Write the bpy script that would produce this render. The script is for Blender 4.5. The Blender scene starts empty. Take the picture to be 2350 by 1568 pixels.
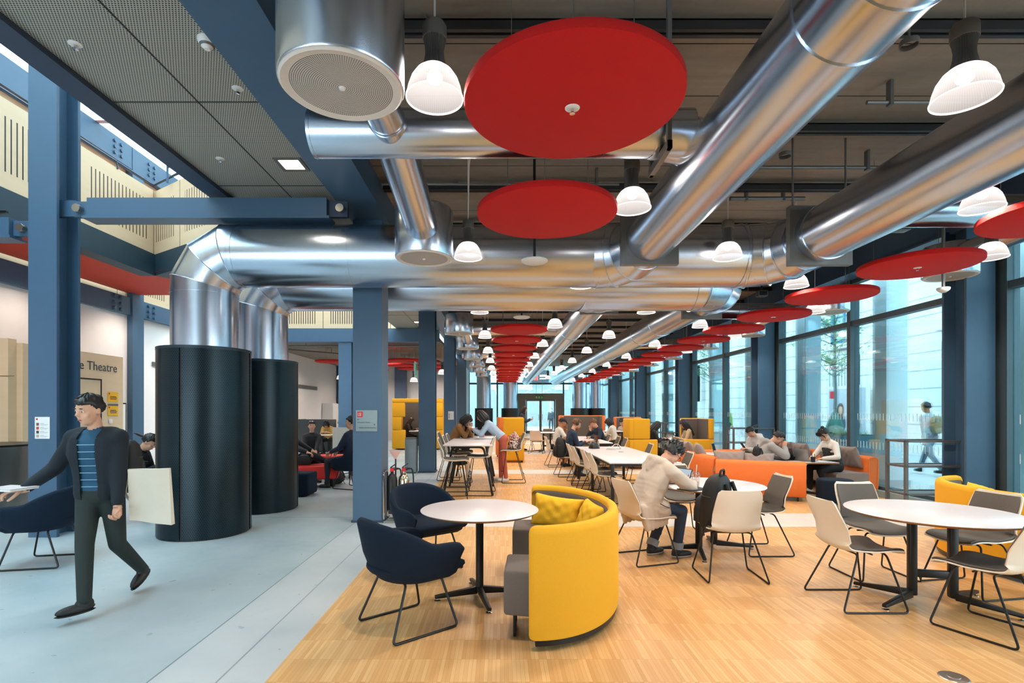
import bpy, bmesh, math, random
import numpy as np
from mathutils import Vector, Matrix
PI = math.pi
def R(d): return math.radians(d)
def S(x): return math.sin(x)
def C_(x): return math.cos(x)
random.seed(11)
rng = np.random.RandomState(5)
scn = bpy.context.scene
col = scn.collection

# ------------------------------------------------------------------ materials
def lin(h):
    h = h.lstrip('#')
    c = [int(h[i:i+2], 16)/255 for i in (0, 2, 4)]
    return tuple(((v+0.055)/1.055)**2.4 if v > 0.04045 else v/12.92 for v in c) + (1.0,)
class NT:
    def __init__(s, m):
        s.m = m; m.use_nodes = True; s.t = m.node_tree; s.t.nodes.clear()
        s.out = s.t.nodes.new('ShaderNodeOutputMaterial')
    def n(s, typ, **kw):
        nd = s.t.nodes.new(typ)
        for k, v in kw.items():
            if k.startswith('i_'):
                key = k[2:].replace('_', ' ')
                nd.inputs[key].default_value = v
            else: setattr(nd, k, v)
        return nd
    def l(s, a, b): s.t.links.new(a, b)
    def val(s, sock, v):
        if isinstance(v, (int, float, tuple)): sock.default_value = v
        else: s.l(v, sock)
    def math(s, op, a, b=None, c=None):
        nd = s.n('ShaderNodeMath', operation=op)
        s.val(nd.inputs[0], a)
        if b is not None: s.val(nd.inputs[1], b)
        if c is not None: s.val(nd.inputs[2], c)
        return nd.outputs[0]
    def mix(s, f, a, b):
        nd = s.n('ShaderNodeMix', data_type='RGBA')
        s.val(nd.inputs[0], f); s.val(nd.inputs[6], a); s.val(nd.inputs[7], b)
        return nd.outputs[2]
    def coord(s, which='Object'):
        return s.n('ShaderNodeTexCoord').outputs[which]
    def xyz(s, which='Object'):
        nd = s.n('ShaderNodeSeparateXYZ'); s.l(s.coord(which), nd.inputs[0]); return nd.outputs
    def noise(s, scale, detail=3, vec=None, stretch=None):
        v = vec or s.coord()
        if stretch:
            mp = s.n('ShaderNodeMapping'); mp.inputs['Scale'].default_value = stretch
            s.l(v, mp.inputs[0]); v = mp.outputs[0]
        nd = s.n('ShaderNodeTexNoise'); nd.inputs['Scale'].default_value = scale
        nd.inputs['Detail'].default_value = detail
        s.l(v, nd.inputs['Vector']); return nd.outputs['Fac']
    def bsdf(s, **kw):
        b = s.n('ShaderNodeBsdfPrincipled')
        for k, v in kw.items(): s.val(b.inputs[k.replace('_', ' ')], v)
        s.l(b.outputs[0], s.out.inputs[0]); return b
    def bump(s, b, h, strength=0.2, dist=0.01):
        bp = s.n('ShaderNodeBump'); bp.inputs['Strength'].default_value = strength
        bp.inputs['Distance'].default_value = dist
        s.l(h, bp.inputs['Height']); s.l(bp.outputs[0], b.inputs['Normal'])
def shade(c, f): return (min(1, c[0]*f), min(1, c[1]*f), min(1, c[2]*f), 1)
_M = {}
def mat(name, hexc, rough=.5, metal=0., var=.12, nscale=6, bump=0, bscale=60, spec=.5, stretch=None, sheen=0):
    if name in _M: return _M[name]
    m = bpy.data.materials.new(name); t = NT(m); c = lin(hexc)
    b = t.bsdf(Roughness=rough, Metallic=metal)
    b.inputs['Specular IOR Level'].default_value = spec
    if sheen: b.inputs['Sheen Weight'].default_value = sheen
    f = t.noise(nscale, 3, stretch=stretch)
    t.l(t.mix(f, shade(c, 1-var), shade(c, 1+var)), b.inputs['Base Color'])
    if bump: t.bump(b, t.noise(bscale, 2, stretch=stretch), bump, .004)
    _M[name] = m; return m
def emis(name, hexc, st):
    if name in _M: return _M[name]
    m = bpy.data.materials.new(name); t = NT(m)
    e = t.n('ShaderNodeEmission'); e.inputs[0].default_value = lin(hexc); e.inputs[1].default_value = st
    t.l(e.outputs[0], t.out.inputs[0]); _M[name] = m; return m
def dotmask(t, u, v, p, r):
    vv = t.math('DIVIDE', v, p*.866); row = t.math('FLOOR', vv)
    odd = t.math('MULTIPLY', t.math('MODULO', t.math('ABSOLUTE', row), 2.), .5)
    uu = t.math('ADD', t.math('DIVIDE', u, p), odd)
    fu = t.math('SUBTRACT', t.math('FRACT', uu), .5)
    fv = t.math('MULTIPLY', t.math('SUBTRACT', t.math('FRACT', vv), .5), .866)
    d = t.math('ADD', t.math('MULTIPLY', fu, fu), t.math('MULTIPLY', fv, fv))
    return t.math('LESS_THAN', d, r*r)
def m_perf_drum():
    m = bpy.data.materials.new('perforated_steel'); t = NT(m); o = t.xyz()
    u = t.math('MULTIPLY', t.math('ARCTAN2', o[1], o[0]), .533)
    k = dotmask(t, u, o[2], .024, .33)
    b = t.bsdf(Roughness=.33, Metallic=.45)
    t.l(t.mix(k, lin('#0f2a34'), lin('#030607')), b.inputs['Base Color'])
    return m
def m_perf_panel():
    m = bpy.data.materials.new('perforated_ceiling_panel'); t = NT(m); o = t.xyz()
    k = dotmask(t, o[0], o[1], .021, .30)
    b = t.bsdf(Roughness=.55, Metallic=.2)
    t.l(t.mix(k, lin('#b5b4a9'), lin('#2a2c2c')), b.inputs['Base Color'])
    return m
def m_grille():
    m = bpy.data.materials.new('diffuser_grille'); t = NT(m); o = t.xyz()
    r = t.math('SQRT', t.math('ADD', t.math('MULTIPLY', o[0], o[0]), t.math('MULTIPLY', o[1], o[1])))
    a = t.math('ARCTAN2', o[1], o[0])
    fr = t.math('ABSOLUTE', t.math('SUBTRACT', t.math('FRACT', t.math('DIVIDE', r, .0095)), .5))
    fa = t.math('ABSOLUTE', t.math('SINE', t.math('MULTIPLY', a, 70.)))
    k = t.math('MULTIPLY', t.math('LESS_THAN', fr, .26), t.math('GREATER_THAN', fa, .45))
    b = t.bsdf(Roughness=.5)
    t.l(t.mix(k, lin('#d5cfc8'), lin('#35332f')), b.inputs['Base Color'])
    return m
def m_steel(name, hexc='#cbd5e4', rough=.22, axis=2):
    m = bpy.data.materials.new(name); t = NT(m)
    b = t.bsdf(Metallic=1., Roughness=rough)
    st = [14, 14, 14]; st[axis] = .25
    f = t.noise(1.0, 4, stretch=tuple(st))
    t.l(t.mix(f, shade(lin(hexc), .84), shade(lin(hexc), 1.05)), b.inputs['Base Color'])
    r = t.math('ADD', t.math('MULTIPLY', f, .16), rough-.06)
    t.l(r, b.inputs['Roughness'])
    t.bump(b, t.noise(.9, 2, stretch=(2, 2, 2)), .035, .02)
    return m
def m_wood_floor():
    m = bpy.data.materials.new('oak_mosaic_parquet'); t = NT(m)
    mp = t.n('ShaderNodeMapping'); mp.inputs['Rotation'].default_value = (0, 0, PI/2)
    t.l(t.coord(), mp.inputs[0])
    br = t.n('ShaderNodeTexBrick', offset=0.0, squash=1.0)
    br.inputs['Color1'].default_value = lin('#d9a062'); br.inputs['Color2'].default_value = lin('#f6cc90')
    br.inputs['Mortar'].default_value = lin('#b98650')
    br.inputs['Scale'].default_value = 1.0; br.inputs['Mortar Size'].default_value = .0008
    br.inputs['Brick Width'].default_value = .27; br.inputs['Row Height'].default_value = .024
    br.inputs['Bias'].default_value = .05
    t.l(mp.outputs[0], br.inputs['Vector'])
    f = t.noise(1.2, 4); g = t.noise(2.2, 4, stretch=(26, 1.2, 1))
    c1 = t.mix(t.math('MULTIPLY', g, .5), br.outputs['Color'], lin('#bd8850'))
    c2 = t.mix(t.math('MULTIPLY', f, .3), c1, lin('#f2c88e'))
    # patches of parquet panels of slightly different tone
    ck = t.n('ShaderNodeTexWhiteNoise', noise_dimensions='2D')
    sn = t.n('ShaderNodeVectorMath', operation='FLOOR'); sc = t.n('ShaderNodeVectorMath', operation='MULTIPLY')
    sc.inputs[1].default_value = (1.9, 3.7037, 0); t.l(t.coord(), sc.inputs[0]); t.l(sc.outputs[0], sn.inputs[0])
    t.l(sn.outputs[0], ck.inputs['Vector'])
    c3 = t.mix(t.math('MULTIPLY', ck.outputs['Value'], .28), c2, lin('#c08a50'))
    b = t.bsdf(Roughness=.34); t.l(c3, b.inputs['Base Color'])
    b.inputs['Specular IOR Level'].default_value = .4
    return m
def m_concrete(name, a, b_, joints=None, rough=.3, nsc=.9, strip=None):
    m = bpy.data.materials.new(name); t = NT(m)
    f = t.noise(nsc, 8); g = t.noise(9, 5)
    c = t.mix(t.math('SMOOTH_MIN', f, t.math('ADD', g, .2), .2), lin(a), lin(b_))
    if joints:
        o = t.xyz()
        for ax, p in joints:
            k = t.math('LESS_THAN', t.math('ABSOLUTE', t.math('SUBTRACT', o[ax], p)), .006)
            c = t.mix(k, c, shade(lin(a), .55))
    if strip is not None:
        o = t.xyz(); c = t.mix(t.math('MULTIPLY', t.math('GREATER_THAN', o[0], strip), .28), c, lin('#e6dedd'))
    h = t.noise(.5, 3)
    c = t.mix(t.math('MULTIPLY', t.math('SUBTRACT', h, .35), .8 if strip is not None else 0.), c, lin(a))
    b = t.bsdf(); t.l(c, b.inputs['Base Color'])
    t.l(t.math('ADD', t.math('MULTIPLY', g, .25), rough-.1), b.inputs['Roughness'])
    return m
def m_plank_ceiling():
    m = bpy.data.materials.new('board_marked_concrete'); t = NT(m); o = t.xyz()
    f = t.noise(1.6, 6, stretch=(.6, 5, 1)); g = t.noise(14, 4)
    c = t.mix(f, lin('#776e65'), lin('#aa9f92'))
    c = t.mix(t.math('MULTIPLY', g, .4), c, lin('#6b645c'))
    k = t.math('LESS_THAN', t.math('FRACT', t.math('DIVIDE', t.math('ADD', o[1], 20.3), .725)), .02)
    c = t.mix(k, c, lin('#211e1b'))
    b = t.bsdf(Roughness=.8); t.l(c, b.inputs['Base Color'])
    t.bump(b, f, .2, .02)
    return m
def m_slots(name, axis, base, p=.075, w=.24, z0=0, z1=1, gap=None):
    """plywood with routed vertical slots running between z0 and z1"""
    m = bpy.data.materials.new(name); t = NT(m); o = t.xyz()
    f = t.noise(1.3, 4, stretch=(1, 1, 6))
    c = t.mix(f, shade(lin(base), .92), shade(lin(base), 1.06))
    fr = t.math('FRACT', t.math('DIVIDE', t.math('ADD', o[axis], 30.), p))
    k = t.math('LESS_THAN', fr, w)
    k = t.math('MULTIPLY', k, t.math('MULTIPLY', t.math('GREATER_THAN', o[2], z0), t.math('LESS_THAN', o[2], z1)))
    if gap:
        g = t.math('FRACT', t.math('DIVIDE', t.math('ADD', o[axis], 30.), gap))
        k = t.math('MULTIPLY', k, t.math('LESS_THAN', t.math('ABSOLUTE', t.math('SUBTRACT', g, .5)), .40))
        c = t.mix(t.math('LESS_THAN', g, .008), c, lin('#3a2d20'))
    c = t.mix(k, c, lin('#2a2018'))
    b = t.bsdf(Roughness=.5); t.l(c, b.inputs['Base Color'])
    return m
def m_glass(name, tint, refl=.06, hole=None):
    m = bpy.data.materials.new(name); t = NT(m)
    tr = t.n('ShaderNodeBsdfTransparent'); tr.inputs[0].default_value = lin(tint)
    gl = t.n('ShaderNodeBsdfGlossy'); gl.inputs['Roughness'].default_value = .01
    gl.inputs[0].default_value = (1, 1, 1, 1)
    lw = t.n('ShaderNodeLayerWeight'); lw.inputs[0].default_value = .25
    f = t.math('ADD', t.math('MULTIPLY', lw.outputs['Fresnel'], .55), refl)
    mx = t.n('ShaderNodeMixShader'); t.l(f, mx.inputs[0]); t.l(tr.outputs[0], mx.inputs[1]); t.l(gl.outputs[0], mx.inputs[2])
    t.l(mx.outputs[0], t.out.inputs[0]); return m
def m_lampglass():
    m = bpy.data.materials.new('ribbed_lamp_glass'); t = NT(m); o = t.xyz()
    tr = t.n('ShaderNodeBsdfTransparent'); tr.inputs[0].default_value = (1, 1, 1, 1)
    e = t.n('ShaderNodeEmission'); e.inputs[0].default_value = lin('#fff4ee')
    a = t.math('SINE', t.math('MULTIPLY', t.math('ARCTAN2', o[1], o[0]), 80.))
    lw = t.n('ShaderNodeLayerWeight'); lw.inputs[0].default_value = .45
    s = t.math('ADD', t.math('ADD', t.math('MULTIPLY', lw.outputs['Facing'], .35), .55), t.math('MULTIPLY', a, .045))
    hot = t.n('ShaderNodeMapRange'); hot.inputs[1].default_value = -.03; hot.inputs[2].default_value = .13
    t.l(o[2], hot.inputs[0])
    s = t.math('ADD', s, t.math('MULTIPLY', hot.outputs[0], .75))
    t.l(s, e.inputs[1])
    mx = t.n('ShaderNodeMixShader'); mx.inputs[0].default_value = .80
    t.l(tr.outputs[0], mx.inputs[1]); t.l(e.outputs[0], mx.inputs[2]); t.l(mx.outputs[0], t.out.inputs[0])
    return m
def m_stone():
    m = bpy.data.materials.new('pale_ashlar_stone'); t = NT(m); o = t.xyz()
    f = t.noise(1.5, 5)
    c = t.mix(f, lin('#e3e8e7'), lin('#fbfcfb'))
    k = t.math('LESS_THAN', t.math('FRACT', t.math('DIVIDE', t.math('ADD', o[2], .2), .62)), .07)
    c = t.mix(k, c, lin('#b4c0c4'))
    b = t.bsdf(Roughness=.8); t.l(c, b.inputs['Base Color']); return m
def m_print(name, cols, sc=9):
    """blotchy coloured print (posters, patterned fabric)"""
    m = bpy.data.materials.new(name); t = NT(m)
    v = t.n('ShaderNodeTexVoronoi'); v.inputs['Scale'].default_value = sc
    t.l(t.coord(), v.inputs['Vector'])
    sx = t.n('ShaderNodeSeparateColor'); t.l(v.outputs['Color'], sx.inputs[0])
    rp = t.n('ShaderNodeValToRGB'); rp.color_ramp.interpolation = 'CONSTANT'
    el = rp.color_ramp.elements
    while len(el) < len(cols): el.new(.5)
    for i, c in enumerate(cols):
        el[i].position = i/len(cols); el[i].color = lin(c)
    t.l(sx.outputs[0], rp.inputs[0])
    b = t.bsdf(Roughness=.6); t.l(rp.outputs[0], b.inputs['Base Color']); return m

# ------------------------------------------------------------------ mesh builder
def rotz(a): return Matrix.Rotation(a, 3, 'Z')
def frame(d):
    d = Vector(d).normalized()
    up = Vector((0, 0, 1)) if abs(d.z) < .95 else Vector((0, 1, 0))
    x = up.cross(d).normalized(); y = d.cross(x)
    return x, y, d
def round_path(pts, rad=.05, seg=5):
    P = [Vector(p) for p in pts]; out = [P[0]]
    for i in range(1, len(P)-1):
        a, b, c = P[i-1], P[i], P[i+1]
        d1 = a-b; d2 = c-b
        k = min(rad, d1.length*.48, d2.length*.48)
        p0 = b+d1.normalized()*k; p1 = b+d2.normalized()*k
        for j in range(seg+1):
            t = j/seg
            out.append(p0*(1-t)**2 + b*2*t*(1-t) + p1*t*t)
    out.append(P[-1]); return out
class MB:
    def __init__(s): s.v = []; s.f = []; s.m = []
    def add(s, vs, fs, mi=0):
        o = len(s.v); s.v += [tuple(v) for v in vs]
        for f in fs: s.f.append(tuple(i+o for i in f)); s.m.append(mi)
        return s
    def bx(s, x0, x1, y0, y1, z0, z1, mi=0):
        vs = [(x, y, z) for z in (z0, z1) for y in (y0, y1) for x in (x0, x1)]
        return s.add(vs, [(0, 2, 3, 1), (4, 5, 7, 6), (0, 1, 5, 4), (2, 6, 7, 3), (0, 4, 6, 2), (1, 3, 7, 5)], mi)
    def box(s, c, sz, M=None, mi=0):
        M = M or Matrix.Identity(3); c = Vector(c); h = [q/2 for q in sz]
        vs = [c + M @ Vector((x*h[0], y*h[1], z*h[2])) for z in (-1, 1) for y in (-1, 1) for x in (-1, 1)]
        return s.add(vs, [(0, 2, 3, 1), (4, 5, 7, 6), (0, 1, 5, 4), (2, 6, 7, 3), (0, 4, 6, 2), (1, 3, 7, 5)], mi)
    def loft(s, secs, caps=True, closed=False, mi=0):
        n = len(secs[0]); vs = [p for q in secs for p in q]; fs = []
        L = len(secs)
        for i in range(L if closed else L-1):
            a = i*n; b = ((i+1) % L)*n
            for j in range(n):
                k = (j+1) % n
                fs.append((a+j, a+k, b+k, b+j))
        if caps and not closed:
            fs.append(tuple(range(n))[::-1]); fs.append(tuple(range((L-1)*n, L*n)))
        return s.add(vs, fs, mi)
    def tube(s, path, r, n=10, closed=False, caps=True, mi=0):
        P = [Vector(p) for p in path]; L = len(P); secs = []
        rr = r if isinstance(r, (list, tuple)) else [r]*L
        prev = None
        for i in range(L):
            if closed: d = P[(i+1) % L]-P[i-1]
            else: d = P[min(i+1, L-1)]-P[max(i-1, 0)]
            d.normalize()
            if prev is None: x, y, _ = frame(d)
            else:
                x = prev - d*prev.dot(d)
                x = x.normalized() if x.length > 1e-6 else frame(d)[0]
                y = d.cross(x)
            prev = x
            k = 1.
            if not closed and 0 < i < L-1:
                a = (P[i]-P[i-1]).angle(P[i+1]-P[i], 0)
                k = 1/max(.5, C_(a/2))
            secs.append([P[i] + (x*C_(2*PI*j/n) + y*S(2*PI*j/n))*rr[i]*(k if k < 1.06 else 1.03) for j in range(n)])
        return s.loft(secs, caps, closed, mi)
    def cyl(s, p0, p1, r0, r1=None, n=20, caps=True, mi=0):
        return s.tube([p0, p1], [r0, r0 if r1 is None else r1], n, False, caps, mi)
    def lathe(s, prof, n=28, o=(0, 0, 0), mi=0, caps=False):
        secs = [[(o[0]+r*C_(2*PI*j/n), o[1]+r*S(2*PI*j/n), o[2]+z) for j in range(n)] for r, z in prof]
        return s.loft(secs, caps, False, mi)
    def ell(s, c, r, M=None, nu=16, nv=10, mi=0):
        M = M or Matrix.Identity(3); c = Vector(c); vs = []; fs = []
        vs.append(c + M @ Vector((0, 0, -r[2])))
        for i in range(1, nv):
            a = -PI/2 + PI*i/nv
            for j in range(nu):
                b = 2*PI*j/nu
                vs.append(c + M @ Vector((r[0]*C_(a)*C_(b), r[1]*C_(a)*S(b), r[2]*S(a))))
        vs.append(c + M @ Vector((0, 0, r[2]))); top = len(vs)-1
        for j in range(nu): fs.append((0, 1+(j+1) % nu, 1+j)); fs.append((top, top-nu+j, top-nu+(j+1) % nu))
        for i in range(nv-2):
            a = 1+i*nu
            for j in range(nu):
                k = (j+1) % nu; fs.append((a+j, a+k, a+nu+k, a+nu+j))
        return s.add(vs, fs, mi)
    def prism(s, poly, fn, mi=0):
        """poly: 2-D outline, fn(p,t) -> 3-D for t in (0,1)"""
        return s.loft([[fn(p, 0) for p in poly], [fn(p, 1) for p in poly]], True, False, mi)
    def grid(s, fn, nu, nv, mi=0):
        vs = [fn(i/nu, j/nv) for i in range(nu+1) for j in range(nv+1)]
        fs = [(i*(nv+1)+j, (i+1)*(nv+1)+j, (i+1)*(nv+1)+j+1, i*(nv+1)+j+1) for i in range(nu) for j in range(nv)]
        return s.add(vs, fs, mi)
    def slab(s, fn, th, nu, nv, mi=0):
        """thick surface: fn(u,v)->Vector, normal from differences, closed on all sides"""
        def nrm(u, v):
            e = 1e-3
            du = Vector(fn(min(1, u+e), v))-Vector(fn(max(0, u-e), v))
            dv = Vector(fn(u, min(1, v+e)))-Vector(fn(u, max(0, v-e)))
            k = du.cross(dv); return k.normalized() if k.length > 0 else Vector((0, 0, 1))
        A = [[Vector(fn(i/nu, j/nv)) for j in range(nv+1)] for i in range(nu+1)]
        B = [[A[i][j]+nrm(i/nu, j/nv)*th for j in range(nv+1)] for i in range(nu+1)]
        vs = [p for r in A for p in r]+[p for r in B for p in r]; q = (nu+1)*(nv+1); w = nv+1; fs = []
        for i in range(nu):
            for j in range(nv):
                a = i*w+j; fs += [(a, a+1, a+w+1, a+w), (q+a, q+a+w, q+a+w+1, q+a+1)]
        for i in range(nu):
            a = i*w; fs.append((a, a+w, q+a+w, q+a)); a = i*w+nv; fs.append((a, q+a, q+a+w, a+w))
        for j in range(nv):
            a = j; fs.append((a, q+a, q+a+1, a+1)); a = nu*w+j; fs.append((a, a+1, q+a+1, q+a))
        return s.add(vs, fs, mi)
    def build(s, name, mats, parent=None, bevel=0, bseg=2, ang=38, loc=None, sub=0):
        me = bpy.data.meshes.new(name); me.from_pydata(s.v, [], s.f)
        if not isinstance(mats, (list, tuple)): mats = [mats]
        for m in mats: me.materials.append(m)
        if len(mats) > 1: me.polygons.foreach_set('material_index', s.m)
        bm = bmesh.new(); bm.from_mesh(me)
        bmesh.ops.recalc_face_normals(bm, faces=bm.faces)
        if bevel:
            ed = [e for e in bm.edges if len(e.link_faces) == 2 and e.calc_face_angle(0) > R(ang)]
            bmesh.ops.bevel(bm, geom=ed, offset=bevel, segments=bseg, profile=.5, affect='EDGES', clamp_overlap=True)
        if sub:
            bmesh.ops.subdivide_edges(bm, edges=bm.edges[:], cuts=sub, use_grid_fill=True, smooth=1.0)
        bm.to_mesh(me); bm.free()
        me.polygons.foreach_set('use_smooth', [True]*len(me.polygons))
        me.set_sharp_from_angle(angle=R(ang))
        o = bpy.data.objects.new(name, me); col.objects.link(o)
        if parent: o.parent = parent
        if loc: o.location = loc
        return o
def tag(o, label=None, cat=None, group=None, kind=None):
    if label: o['label'] = label
    if cat: o['category'] = cat
    if group: o['group'] = group
    if kind: o['kind'] = kind
    return o
def thing(name, label, cat, loc=(0, 0, 0), rz=0, group=None):
    o = bpy.data.objects.new(name, None); col.objects.link(o); o.empty_display_size = .1
    o.location = loc; o.rotation_euler = (0, 0, rz)
    return tag(o, label, cat, group)
KIDS = {}
def kids(o): return [c for c in bpy.data.objects if c.parent == o]
def dup(root, loc=None, rz=None, label=None, group=None, parent=None):
    r = root.copy(); col.objects.link(r)
    if loc is not None: r.location = loc
    if rz is not None: r.rotation_euler = (0, 0, rz)
    if label: r['label'] = label
    if group: r['group'] = group
    if parent: r.parent = parent
    for c in kids(root): dup(c, parent=r)
    return r
def struct(name, mb, m, parent=None, **kw):
    o = mb.build(name, m, parent, **kw) if isinstance(mb, MB) else mb
    if parent is None: o['kind'] = 'structure'
    return o
def text(name, s, size, m, parent, loc, rot, align='LEFT', ext=.002):
    cu = bpy.data.curves.new(name, 'FONT'); cu.body = s; cu.size = size; cu.extrude = ext; cu.align_x = align
    cu.resolution_u = 3
    t = bpy.data.objects.new(name+'_tmp', cu); col.objects.link(t)
    dg = bpy.context.evaluated_depsgraph_get()
    me = bpy.data.meshes.new_from_object(t.evaluated_get(dg)); bpy.data.objects.remove(t)
    me.name = name; me.materials.clear(); me.materials.append(m)
    o = bpy.data.objects.new(name, me); col.objects.link(o); o.parent = parent
    o.location = loc; o.rotation_euler = rot; return o
def facing(dx, dy): return math.atan2(dy, dx)-PI/2      # local +Y looks along (dx,dy)

# palette
BLUE = mat('blue_steel_paint', '#42607b', .45, 0, .05)
BLUED = mat('dark_blue_steel_paint', '#2b3d54', .5, 0, .05)
BLACK = mat('black_metal', '#161718', .42, .2, .1)
CHROME = mat('chrome', '#d8d8d8', .12, 1, .03)
GREYM = mat('grey_metal', '#6c6d6c', .45, .4, .06)
WHITEP = mat('white_plastic', '#efe2d0', .38, 0, .02)
WHITET = mat('white_laminate', '#dfd8db', .3, 0, .015)
WALLW = mat('white_plaster', '#ece6e4', .8, 0, .02)
CREAM = mat('birch_plywood', '#e6c8a4', .5, 0, .06, 2, stretch=(1, 1, 6))
PADG = mat('grey_seat_felt', '#67625c', .9, 0, .25, 220, .25, 300)
NAVY = mat('navy_felt', '#101f30', .9, 0, .22, 200, .25, 300, spec=.25)
YEL = mat('yellow_felt', '#eeae1e', .85, 0, .07, 160, .2, 300)
YELP = mat('yellow_cushion_cotton', '#f2b81f', .85, 0, .06, 14, .5, 11)
GREYF = mat('grey_upholstery', '#6f6762', .88, 0, .14, 180, .2, 300)
ORA = mat('orange_upholstery', '#f37d36', .7, 0, .07, 9, .25, 9)
REDF = mat('red_acoustic_felt', '#b90a08', .95, 0, .25, 260, .3, 340)
REDU = mat('red_upholstery', '#c9261f', .8, 0, .1, 30)
TAUPE = mat('taupe_cushion_cotton', '#998c88', .9, 0, .08, 12, .5, 10)
SKIN = mat('skin', '#d9a285', .55, 0, .05, 12)
SKIN2 = mat('skin_tan', '#a9714f', .55, 0, .05, 12)
HAIRB = mat('black_hair', '#151112', .42, 0, .4, 60, .5, 90, stretch=(1, 1, .2))
HAIRBR = mat('brown_hair', '#6b4224', .5, 0, .3, 60, .5, 90, stretch=(1, 1, .2))
SHOEB = mat('black_shoe', '#131313', .5, 0, .2)
WHITEC = mat('white_cloth', '#e9e4dc', .85, 0, .05, 14, .4, 12)
STEELZ = m_steel('bright_duct_steel_vertical', axis=2)
STEELX = m_steel('bright_duct_steel_across', axis=0)
STEELY = m_steel('bright_duct_steel_along', axis=1)
STEELB = m_steel('brushed_steel', '#a9a59f', .3, 2)
PERF = m_perf_drum(); PERFP = m_perf_panel(); GRILLE = m_grille()
GLASS = m_glass('window_glass', '#e0f3f7', .035)
SCREEN = emis('lit_screen', '#cfe2ee', .8)
DARKG = mat('dark_glass', '#0d0f12', .1, 0, .05)
LAMPG = m_lampglass()
PAPER = mat('white_paper', '#ece9e6', .8, 0, .03)
# ================================================================== CAMERA
cd = bpy.data.cameras.new('camera'); cam = bpy.data.objects.new('camera', cd); col.objects.link(cam)
cam.location = (0, 0, 1.54); cam.rotation_euler = (PI/2, 0, 0)
cd.sensor_width = 36; cd.lens = 36*1200/2350; cd.shift_x = 27/2350; cd.shift_y = 159/2350
cd.clip_end = 300
scn.camera = cam

# ================================================================== THE SETTING
GY = [1.4, 7.2, 13.0, 18.8, 24.6, 30.4]          # structural grid along the hall (front face of columns)
YE = 36.0
struct('floor', MB().bx(-1.335, 6.95, -5, YE, -.1, 0), m_wood_floor())
struct('floor_concrete', MB().bx(-9.2, -1.335, -5, YE, -.1, 0),
       m_concrete('polished_concrete', '#7b959f', '#d6dde0', [(0, -2.0), (0, -1.61)]+[(1, y) for y in (7.55, 10.2, 13.1, 16, 18.9)], .3, .9, -2.0))
BAND = m_concrete('pale_concrete_band', '#c9bfb6', '#e2d9d0', None, .4, 2)
for i, y in enumerate((6.93, 12.72, 18.45, 24.2)):
    struct('trim_%d' % (i+1), MB().bx(-1.335, 6.95, y, y+.9, 0, .003), BAND)
struct('ceiling', MB().bx(-1.6, 6.95, -5, YE, 4.6, 4.8), m_plank_ceiling())
# perforated ceiling strip beside the atrium
LW = -8.6
WB = mat('dark_reveal', '#23282b', .6)
struct('ceiling_panels', MB().bx(-3.40, -2.02, -5, 17.3, 4.24, 4.3), PERFP)
j = MB()
for y in (-2.2, -.5, 1.17, 2.87, 4.57, 6.27, 7.97, 9.67, 11.37, 13.07, 14.77): j.bx(-3.40, -2.02, y-.006, y+.006, 4.236, 4.242)
j.bx(-2.646, -2.634, -5, 17.3, 4.236, 4.242)
struct('ceiling_joints', j, WB)
struct('trim_5', MB().bx(-2.02, -1.60, -5, YE, 4.19, 4.6).bx(-2.06, -1.56, -5, YE, 4.17, 4.188), BLUE)
struct('trim_6', MB().bx(-3.62, -3.40, -5, 8.25, 4.2, 4.62).bx(-3.46, -3.38, -5, 8.25, 4.19, 4.26), BLUED)
# beam above the glazing on the street side
struct('trim_7', MB().bx(6.62, 7.0, -5, YE, 4.12, 4.62).bx(6.5, 7.0, -5, YE, 4.095, 4.118), BLUE)
struct('baseboard_right', MB().bx(6.78, 7.1, -5, YE, 0, .11), mat('grey_sill', '#8fa3aa', .5))

def hcol_mb(w=.4, d=.4, h=4.25, t=.035, z0=0):
    m = MB(); m.bx(-w/2, w/2, 0, t, z0, h); m.bx(-w/2, w/2, d-t, d, z0, h); m.bx(-.03, .03, t, d-t, z0, h)
    return m
def column(label, x, y, h=4.25, w=.4, d=.4, group=None, m=BLUE):
    t = thing('steel_column', label, 'column', (x, y, 0), 0, group)
    f = hcol_mb(w, d, h); 
    f.build('column_shaft', m, t)
    MB().bx(-w/2-.02, w/2+.02, -.01, d+.01, 0, .03).build('base_plate', BLUED, t)
    return t
ordn = ['first', 'second', 'third', 'fourth', 'fifth', 'sixth', 'seventh', 'eighth', 'ninth', 'tenth', 'eleventh', 'twelfth', 'thirteenth', 'fourteenth', 'fifteenth', 'sixteenth', 'seventeenth', 'eighteenth']
LC = {}
for k, y in enumerate(GY[1:5]):
    lb = ['blue steel column with grey direction sign, beside fire extinguishers', 'blue steel column standing behind the grey bin, with green exit sign',
          'blue steel column carrying a white staff notice', 'farthest slim blue column left of the wooden floor'][k]
    t = column(lb, -1.83, y, 4.22, .4, .4, 'columns between hall and atrium')
    if k == 0: MB().bx(-.2, .2, .035, .365, 0, 4.22).build('infill_panel', BLUE, t)
    LC[k] = t
for k, y in enumerate(GY[1:]):
    column('blue steel column against the street glazing, %s of its row from the front' % ordn[k], 6.62, y, 4.12, .4, .4, 'columns along the street glazing')
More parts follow.
